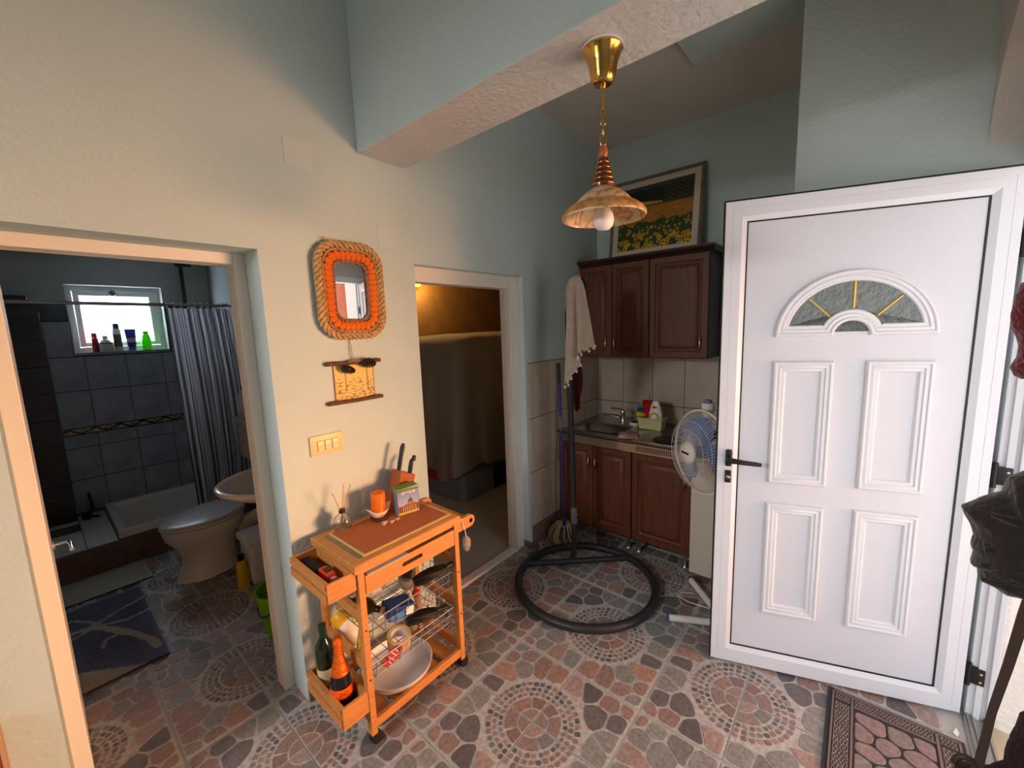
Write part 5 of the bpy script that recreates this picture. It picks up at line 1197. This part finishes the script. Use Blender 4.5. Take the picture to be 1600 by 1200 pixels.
bm = B(); ring_faces(bm, [ell(.426, .68, .252, .192, dz=.012), ell(.430, .68, .258, .197, dz=.012), ell(.444, .68, .256, .195, dz=.012), ell(.450, .68, .235, .175, dz=.012), ell(.452, .68, .10, .07, dz=.005)], True, True, True); fix(bm); to.add('lid', bm, M('lid_grey', (206, 210, 214), .25), 60)
bm = B(); tube(bm, [(TX, .86, .26), (TX, .98, .29), (TX, 1.08, .33), (TX, 1.12, .45), (TX, 1.12, .72)], [.07, .055, .045, .035, .03], 14); to.add('flush_pipe', bm, m_porc, 60)
cs_ = Thing('cistern', 'cream wall cistern above the toilet', 'cistern', (-3.62, 1.13, .72))
bm = B(); box(bm, -3.85, -3.40, 1.03, YBR-.002, .72, 1.02, bev=.02, seg=3); cs_.add('tank', bm, M('cream_plastic', (206, 194, 176), .4), 40)
bm = B(); box(bm, -3.865, -3.385, 1.015, YBR-.002, 1.02, 1.05, bev=.01, seg=2); cs_.add('lid', bm, M('cream_plastic', (206, 194, 176), .4), 40)
rl = Thing('cleaner_bottle', 'white cleaner bottle standing on the cistern', 'bottle', (-3.78, 1.09, 1.05))
bm = B(); lathe(bm, [(.002, 1.05), (.045, 1.05), (.048, 1.06), (.046, 1.22), (.03, 1.27), (.002, 1.275)], (-3.78, 1.09, 0), 22); rl.add('bottle', bm, m_wf, 50)
bm = B(); lathe(bm, [(.02, 1.27), (.022, 1.30), (.002, 1.302)], (-3.78, 1.09, 0), 18); rl.add('cap', bm, m_black, 50)
# basin on pedestal
bs = Thing('wash_basin', 'white pedestal wash basin at the right of the bathroom doorway', 'wash basin', (-2.72, .98, 0))
BXc, BYc = -2.70, .92
def bel(z, rx, ry, n=36, cy_=BYc):
    return [Vector((BXc+rx*math.cos(2*PI*k/n), min(YBR-.003, cy_+ry*math.sin(2*PI*k/n)), z)) for k in range(n)]
bm = B(); ring_faces(bm, [bel(.66, .09, .09, cy_=1.05), bel(.70, .16, .14, cy_=1.02), bel(.76, .25, .25), bel(.81, .305, .335), bel(.83, .31, .34), bel(.838, .30, .33), bel(.832, .275, .30), bel(.76, .2, .21), bel(.73, .08, .08)], True, True, True); fix(bm); bs.add('bowl', bm, m_porc, 60)
bm = B(); lathe(bm, [(.12, 0), (.115, .02), (.085, .12), (.075, .4), (.085, .62), (.10, .68)], (BXc, 1.10, 0), 24); bs.add('pedestal', bm, m_porc, 60)
bm = B(); lathe(bm, [(.02, .835), (.02, .9), (.002, .905)], (BXc, 1.19, 0), 14); tube(bm, [(BXc, 1.19, .89), (BXc, 1.10, .91), (BXc, 1.06, .89)], .011, 10); bs.add('tap', bm, m_chrome, 50)
# bin, yellow bottle, bucket, brush
bn = Thing('pedal_bin', 'white waste bin with a curved lid under the basin', 'bin', (-3.16, .93, 0))
bm = B(); box(bm, -3.27, -3.06, .80, 1.04, .004, .28, bev=.02, seg=3); bn.add('body', bm, m_wf, 40)
bm = B(); box(bm, -3.285, -3.045, .785, 1.055, .28, .335, bev=.022, seg=3); bn.add('lid', bm, m_wf, 40)
yb = Thing('yellow_bottle', 'yellow cleaner bottle with a dark cap in front of the bin', 'bottle', (-3.06, .755, 0))
bm = B(); lathe(bm, [(.002, .003), (.034, .003), (.036, .01), (.034, .17), (.02, .20), (.002, .201)], (-3.10, .755, 0), 20, sx=.7); yb.add('bottle', bm, M('yellow_plastic', (196, 150, 20), .4), 50)
bm = B(); lathe(bm, [(.018, .2), (.02, .24), (.002, .242)], (-3.10, .755, 0), 16); yb.add('cap', bm, m_black, 50)
tb = Thing('toilet_brush', 'toilet brush standing between the toilet and the bin', 'brush', (-3.33, .96, 0))
bm = B(); lathe(bm, [(.002, .003), (.05, .003), (.055, .12), (.05, .122), (.002, .01)], (-3.33, .98, 0), 18); tb.add('holder', bm, m_black, 50)
bm = B(); tube(bm, [(-3.33, .98, .06), (-3.33, .97, .40)], .009, 10); tb.add('handle', bm, m_wf, 50)
bk = Thing('green_bucket', 'lime green plastic bucket with black handle by the bathroom door jamb', 'bucket', (-2.44, .83, 0))
bm = B(); lathe(bm, [(.002, .003), (.085, .003), (.088, .01), (.118, .255), (.125, .258), (.125, .268), (.112, .262), (.084, .012), (.002, .010)], (-2.47, .765, 0), 32); bk.add('pail', bm, M('lime_plastic', (110, 176, 20), .4), 50)
bm = B(); tube(bm, [(-2.47-.118*math.cos(a), .765-.03-.08*math.sin(a), .25-.11*math.sin(a)) for a in [PI*k/14 for k in range(15)]], .005, 8); bk.add('handle', bm, m_black, 60)
# rugs
def rug(nm, lab, x0_, x1_, y0_, y1_, th, fn_, nu=90, nv=70):
    t = Thing(nm, lab, 'rug', ((x0_+x1_)/2, (y0_+y1_)/2, 0), local=True)
    bm = B(); w_, d_ = (x1_-x0_)/2, (y1_-y0_)/2; box(bm, -w_, w_, -d_, d_, .003, .003+th, bev=.003); t.add('backing', bm, M('rug_edge', (40, 42, 56), .95))
    pts = []; cl = []
    for j in range(nv):
        for i in range(nu):
            a, b = i/(nu-1), j/(nv-1); pts.append((-w_+2*w_*a, -d_+2*d_*b, .0075+th+.004*noise.noise(Vector((a*60, b*60, 0))))); cl.append(lin(fn_(a, b)))
    me = painted(pts, cl, nu, nv, 'pile'); me.materials.append(M('rug_pile', rough=1.0, attr=True, bump=1.0, bscale=220, sheen=.3)); link('pile', me, t.o)
RUG_LINES = [([(0.313, 0.728), (0.238, 0.864), (0.185, 1.009)], 0.014), ([(0.351, 0.728), (0.411, 0.864), (0.396, 1.0)], 0.014), ([(0.29, 0.485), (0.32, 0.631), (0.343, 0.718), (0.569, 0.854), (0.772, 0.941), (0.877, 0.961)], 0.028), ([(0.637, 0.728), (0.561, 0.747), (0.554, 0.815), (0.606, 0.854)], 0.012), ([(0.102, 0.485), (0.162, 0.631), (0.268, 0.708), (0.343, 0.718)], 0.014), ([(0.441, 0.485), (0.381, 0.621), (0.343, 0.718)], 0.014)]
def f_blue(a, b):
    for pl, wd_ in RUG_LINES:
        for (a0, b0), (a1, b1) in zip(pl, pl[1:]):
            l2 = (a1-a0)**2+(b1-b0)**2; t = max(0, min(1, ((a-a0)*(a1-a0)+(b-b0)*(b1-b0))/l2)); d = math.hypot(a-a0-(a1-a0)*t, b-b0-(b1-b0)*t)
            if d < wd_*(.8+.4*noise.noise(Vector((a*20, b*20, 1)))): return (178, 174, 152)
    if a > .80+.19*max(0, (b-.62)/.25): return (172, 164, 138)
    return mix((46, 52, 92), (58, 64, 104), .5+.5*noise.noise(Vector((a*30, b*30, 0))))
rug('blue_rug', 'dark blue bath rug with cream swirls on the bathroom floor', -3.68, -2.75, -.55, .295, .010, f_blue, 120, 110)
rug('white_mat', 'pale bath mat lying in front of the shower step', -4.14, -3.78, -.45, .385, .006, lambda a, b: (186, 184, 172), 40, 40)
# bathroom door leaf, opened inwards
bd = Thing('door_3', 'white bathroom door opened inwards against the left', 'door', (-2.06, -.03, 0), kind='structure')
bm = B(); box(bm, -2.66, -2.075, -.075, -.035, .008, 1.97, bev=.003); bd.add('leaf', bm, m_frame)
bm = B(); lathe(bm, [(.022, 0), (.022, .008), (.010, .012), (.010, .045)], (-2.60, -.035, .83), 16, axis=(0, 1, 0)); tube(bm, [(-2.60, .012, .83), (-2.56, .018, .83), (-2.49, .018, .828)], [.010, .009, .008], 10); bd.add('handle', bm, m_chrome, 50)

# ================================================================ garage behind the second doorway
GZ = -.38
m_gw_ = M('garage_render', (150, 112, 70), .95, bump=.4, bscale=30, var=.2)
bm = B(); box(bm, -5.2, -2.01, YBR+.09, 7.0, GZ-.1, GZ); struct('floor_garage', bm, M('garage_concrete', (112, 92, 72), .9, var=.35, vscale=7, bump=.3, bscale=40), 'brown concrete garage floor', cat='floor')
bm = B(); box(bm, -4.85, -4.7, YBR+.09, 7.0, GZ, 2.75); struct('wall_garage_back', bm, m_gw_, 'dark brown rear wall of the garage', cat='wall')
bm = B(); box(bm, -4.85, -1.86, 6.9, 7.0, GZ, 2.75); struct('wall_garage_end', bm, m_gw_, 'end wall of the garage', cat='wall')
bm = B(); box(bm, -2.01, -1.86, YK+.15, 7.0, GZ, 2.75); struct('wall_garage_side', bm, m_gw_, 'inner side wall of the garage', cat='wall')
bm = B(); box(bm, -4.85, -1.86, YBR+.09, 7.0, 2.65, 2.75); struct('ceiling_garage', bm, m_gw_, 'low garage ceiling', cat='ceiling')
bm = B(); prism(bm, [(-2.08, 1.52), (-2.05, 2.10), (-2.42, 2.16), (-2.56, 1.66)], 'z', GZ, GZ+.02); single('floor_slab', bm, M('slab_grey', (150, 148, 150), .8, var=.2, vscale=12), 'loose grey slab on the garage floor behind the sill', 'slab', (-2.25, 1.85, GZ), None)
# covered car
car = Thing('covered_car', 'car under a grey dust cover in the garage', 'car', (-3.6, 3.9, GZ))
CX0, CX1, CY0, CY1 = -4.45, -2.86, 2.56, 6.0
nA, nZ = 120, 26; bm = B()
per = []
def corner(cx_, cy_, a0, r=.16): return [(cx_+r*math.cos(a0+PI/2*k/8), cy_+r*math.sin(a0+PI/2*k/8)) for k in range(9)]
path = corner(CX1-.16, CY0+.16, -PI/2)+corner(CX1-.16, CY1-.16, 0)+corner(CX0+.16, CY1-.16, PI/2)+corner(CX0+.16, CY0+.16, PI)
Ls = [0]
for i in range(len(path)): a, b = path[i], path[(i+1) % len(path)]; Ls.append(Ls[-1]+math.hypot(b[0]-a[0], b[1]-a[1]))
nA = 260; loops = []
for j in range(nZ):
    t = j/(nZ-1); lp = []
    for k in range(nA):
        s = Ls[-1]*k/nA; i = max(q for q in range(len(path)) if Ls[q] <= s); a, b = path[i], path[(i+1) % len(path)]; f = (s-Ls[i])/max(1e-9, Ls[i+1]-Ls[i]); x, y = a[0]+(b[0]-a[0])*f, a[1]+(b[1]-a[1])*f
        mx_, my_ = (CX0+CX1)/2, (CY0+CY1)/2
        lowz = .24+.05*math.sin(s*3)+.12*noise.noise(Vector((s*1.4, 0, 3))); z = 1.50+(lowz-1.50)*(1-t)
        tap = 1-.10*max(0, (z-.9)/.6)**1.5; fold = (.13*(1-t)+.008)*noise.noise(Vector((s*4.5, z*.9, 0)))+.02*math.sin(s*14+z*2)*(1-t)
        d = Vector((x-mx_, y-my_)); d2 = Vector((d.x*tap, d.y*(1-.06*max(0, (z-.9)/.6)))); n_ = d2.normalized()*fold
        lp.append(Vector((mx_+d2.x+n_.x, my_+d2.y+n_.y, z)))
    loops.append(lp)
c_ = Vector(((CX0+CX1)/2, (CY0+CY1)/2, 0))
for sc_, z in ((.97, 1.56), (.9, 1.60), (.6, 1.635), (.2, 1.645)):
    loops.append([Vector((c_.x+(p.x-c_.x)*sc_, c_.y+(p.y-c_.y)*sc_, z+.012*noise.noise(Vector((p.x*3, p.y*3, sc_*4))))) for p in loops[nZ-1]])
ring_faces(bm, loops, True, False, True); fix(bm); car.add('dust_cover', bm, M('cover_cloth', (150, 140, 136), .85, bump=.3, bscale=40, sheen=.2), 70)
bm = B(); box(bm, CX0+.12, CX1-.08, CY0+.08, CY1-.1, -.02, .9, bev=.06, seg=3); car.add('body', bm, M('car_grey', (110, 116, 130), .3, .3), 40)
bm = B(); box(bm, CX0+.05, CX1-.02, CY0+.02, CY0+.5, -.04, .27, bev=.07, seg=4); car.add('bumper', bm, M('bumper_grey', (126, 132, 150), .35), 40)
bm = B(); box(bm, -3.42, -3.25, CY0+.0, CY0+.06, .15, .25, bev=.012, seg=2); car.add('tail_light', bm, M('tail_red', (168, 40, 24), .3), 40)
for y in (3.32, 5.5):
    bm = B(); lathe(bm, [(.17, -.21), (.29, -.20), (.31, -.16), (.31, -.03), (.29, 0), (.18, .005), (.17, -.01)], (CX1-.03, y, GZ+.31), 40, axis=(1, 0, 0)); wh = car.add('tyre', bm, m_rubber, 40)
    bm = B(); lathe(bm, [(.175, -.03), (.18, -.005), (.165, -.002), (.155, -.04), (.06, -.02), (.05, .0), (.002, .002)], (CX1-.03, y, GZ+.31), 40, axis=(1, 0, 0)); rm = car.add('rim', bm, M('rim_metal', (170, 166, 160), .35, .8), 40, sub=wh)
bm = B(); tube(bm, [(-3.7, CY0+.03, -.02), (-3.2, CY0-.02, -.04)], .022, 10); car.add('tow_bar', bm, m_steel, 50)
# bulb
gb = Thing('garage_bulb', 'glowing yellow bulb on the garage wall', 'lamp', (-4.66, 3.48, 2.32))
bm = B(); ball(bm, (-4.60, 3.50, 2.33), .055); gb.add('bulb', bm, M('bulb_glow', (255, 196, 40), .5, emit=7), 60)
bm = B(); lathe(bm, [(.04, 0), (.04, .03), (.02, .05)], (-4.70, 3.50, 2.33), 18, axis=(1, 0, 0)); gb.add('holder', bm, m_black, 40)
pl_ = bpy.data.lights.new('garage_bulb_light', 'POINT'); pl_.energy = 26; pl_.color = (1, .62, .18); pl_.shadow_soft_size = .055
po = bpy.data.objects.new('garage_bulb_light', pl_); COL.objects.link(po); po.location = (-4.50, 3.48, 2.33)
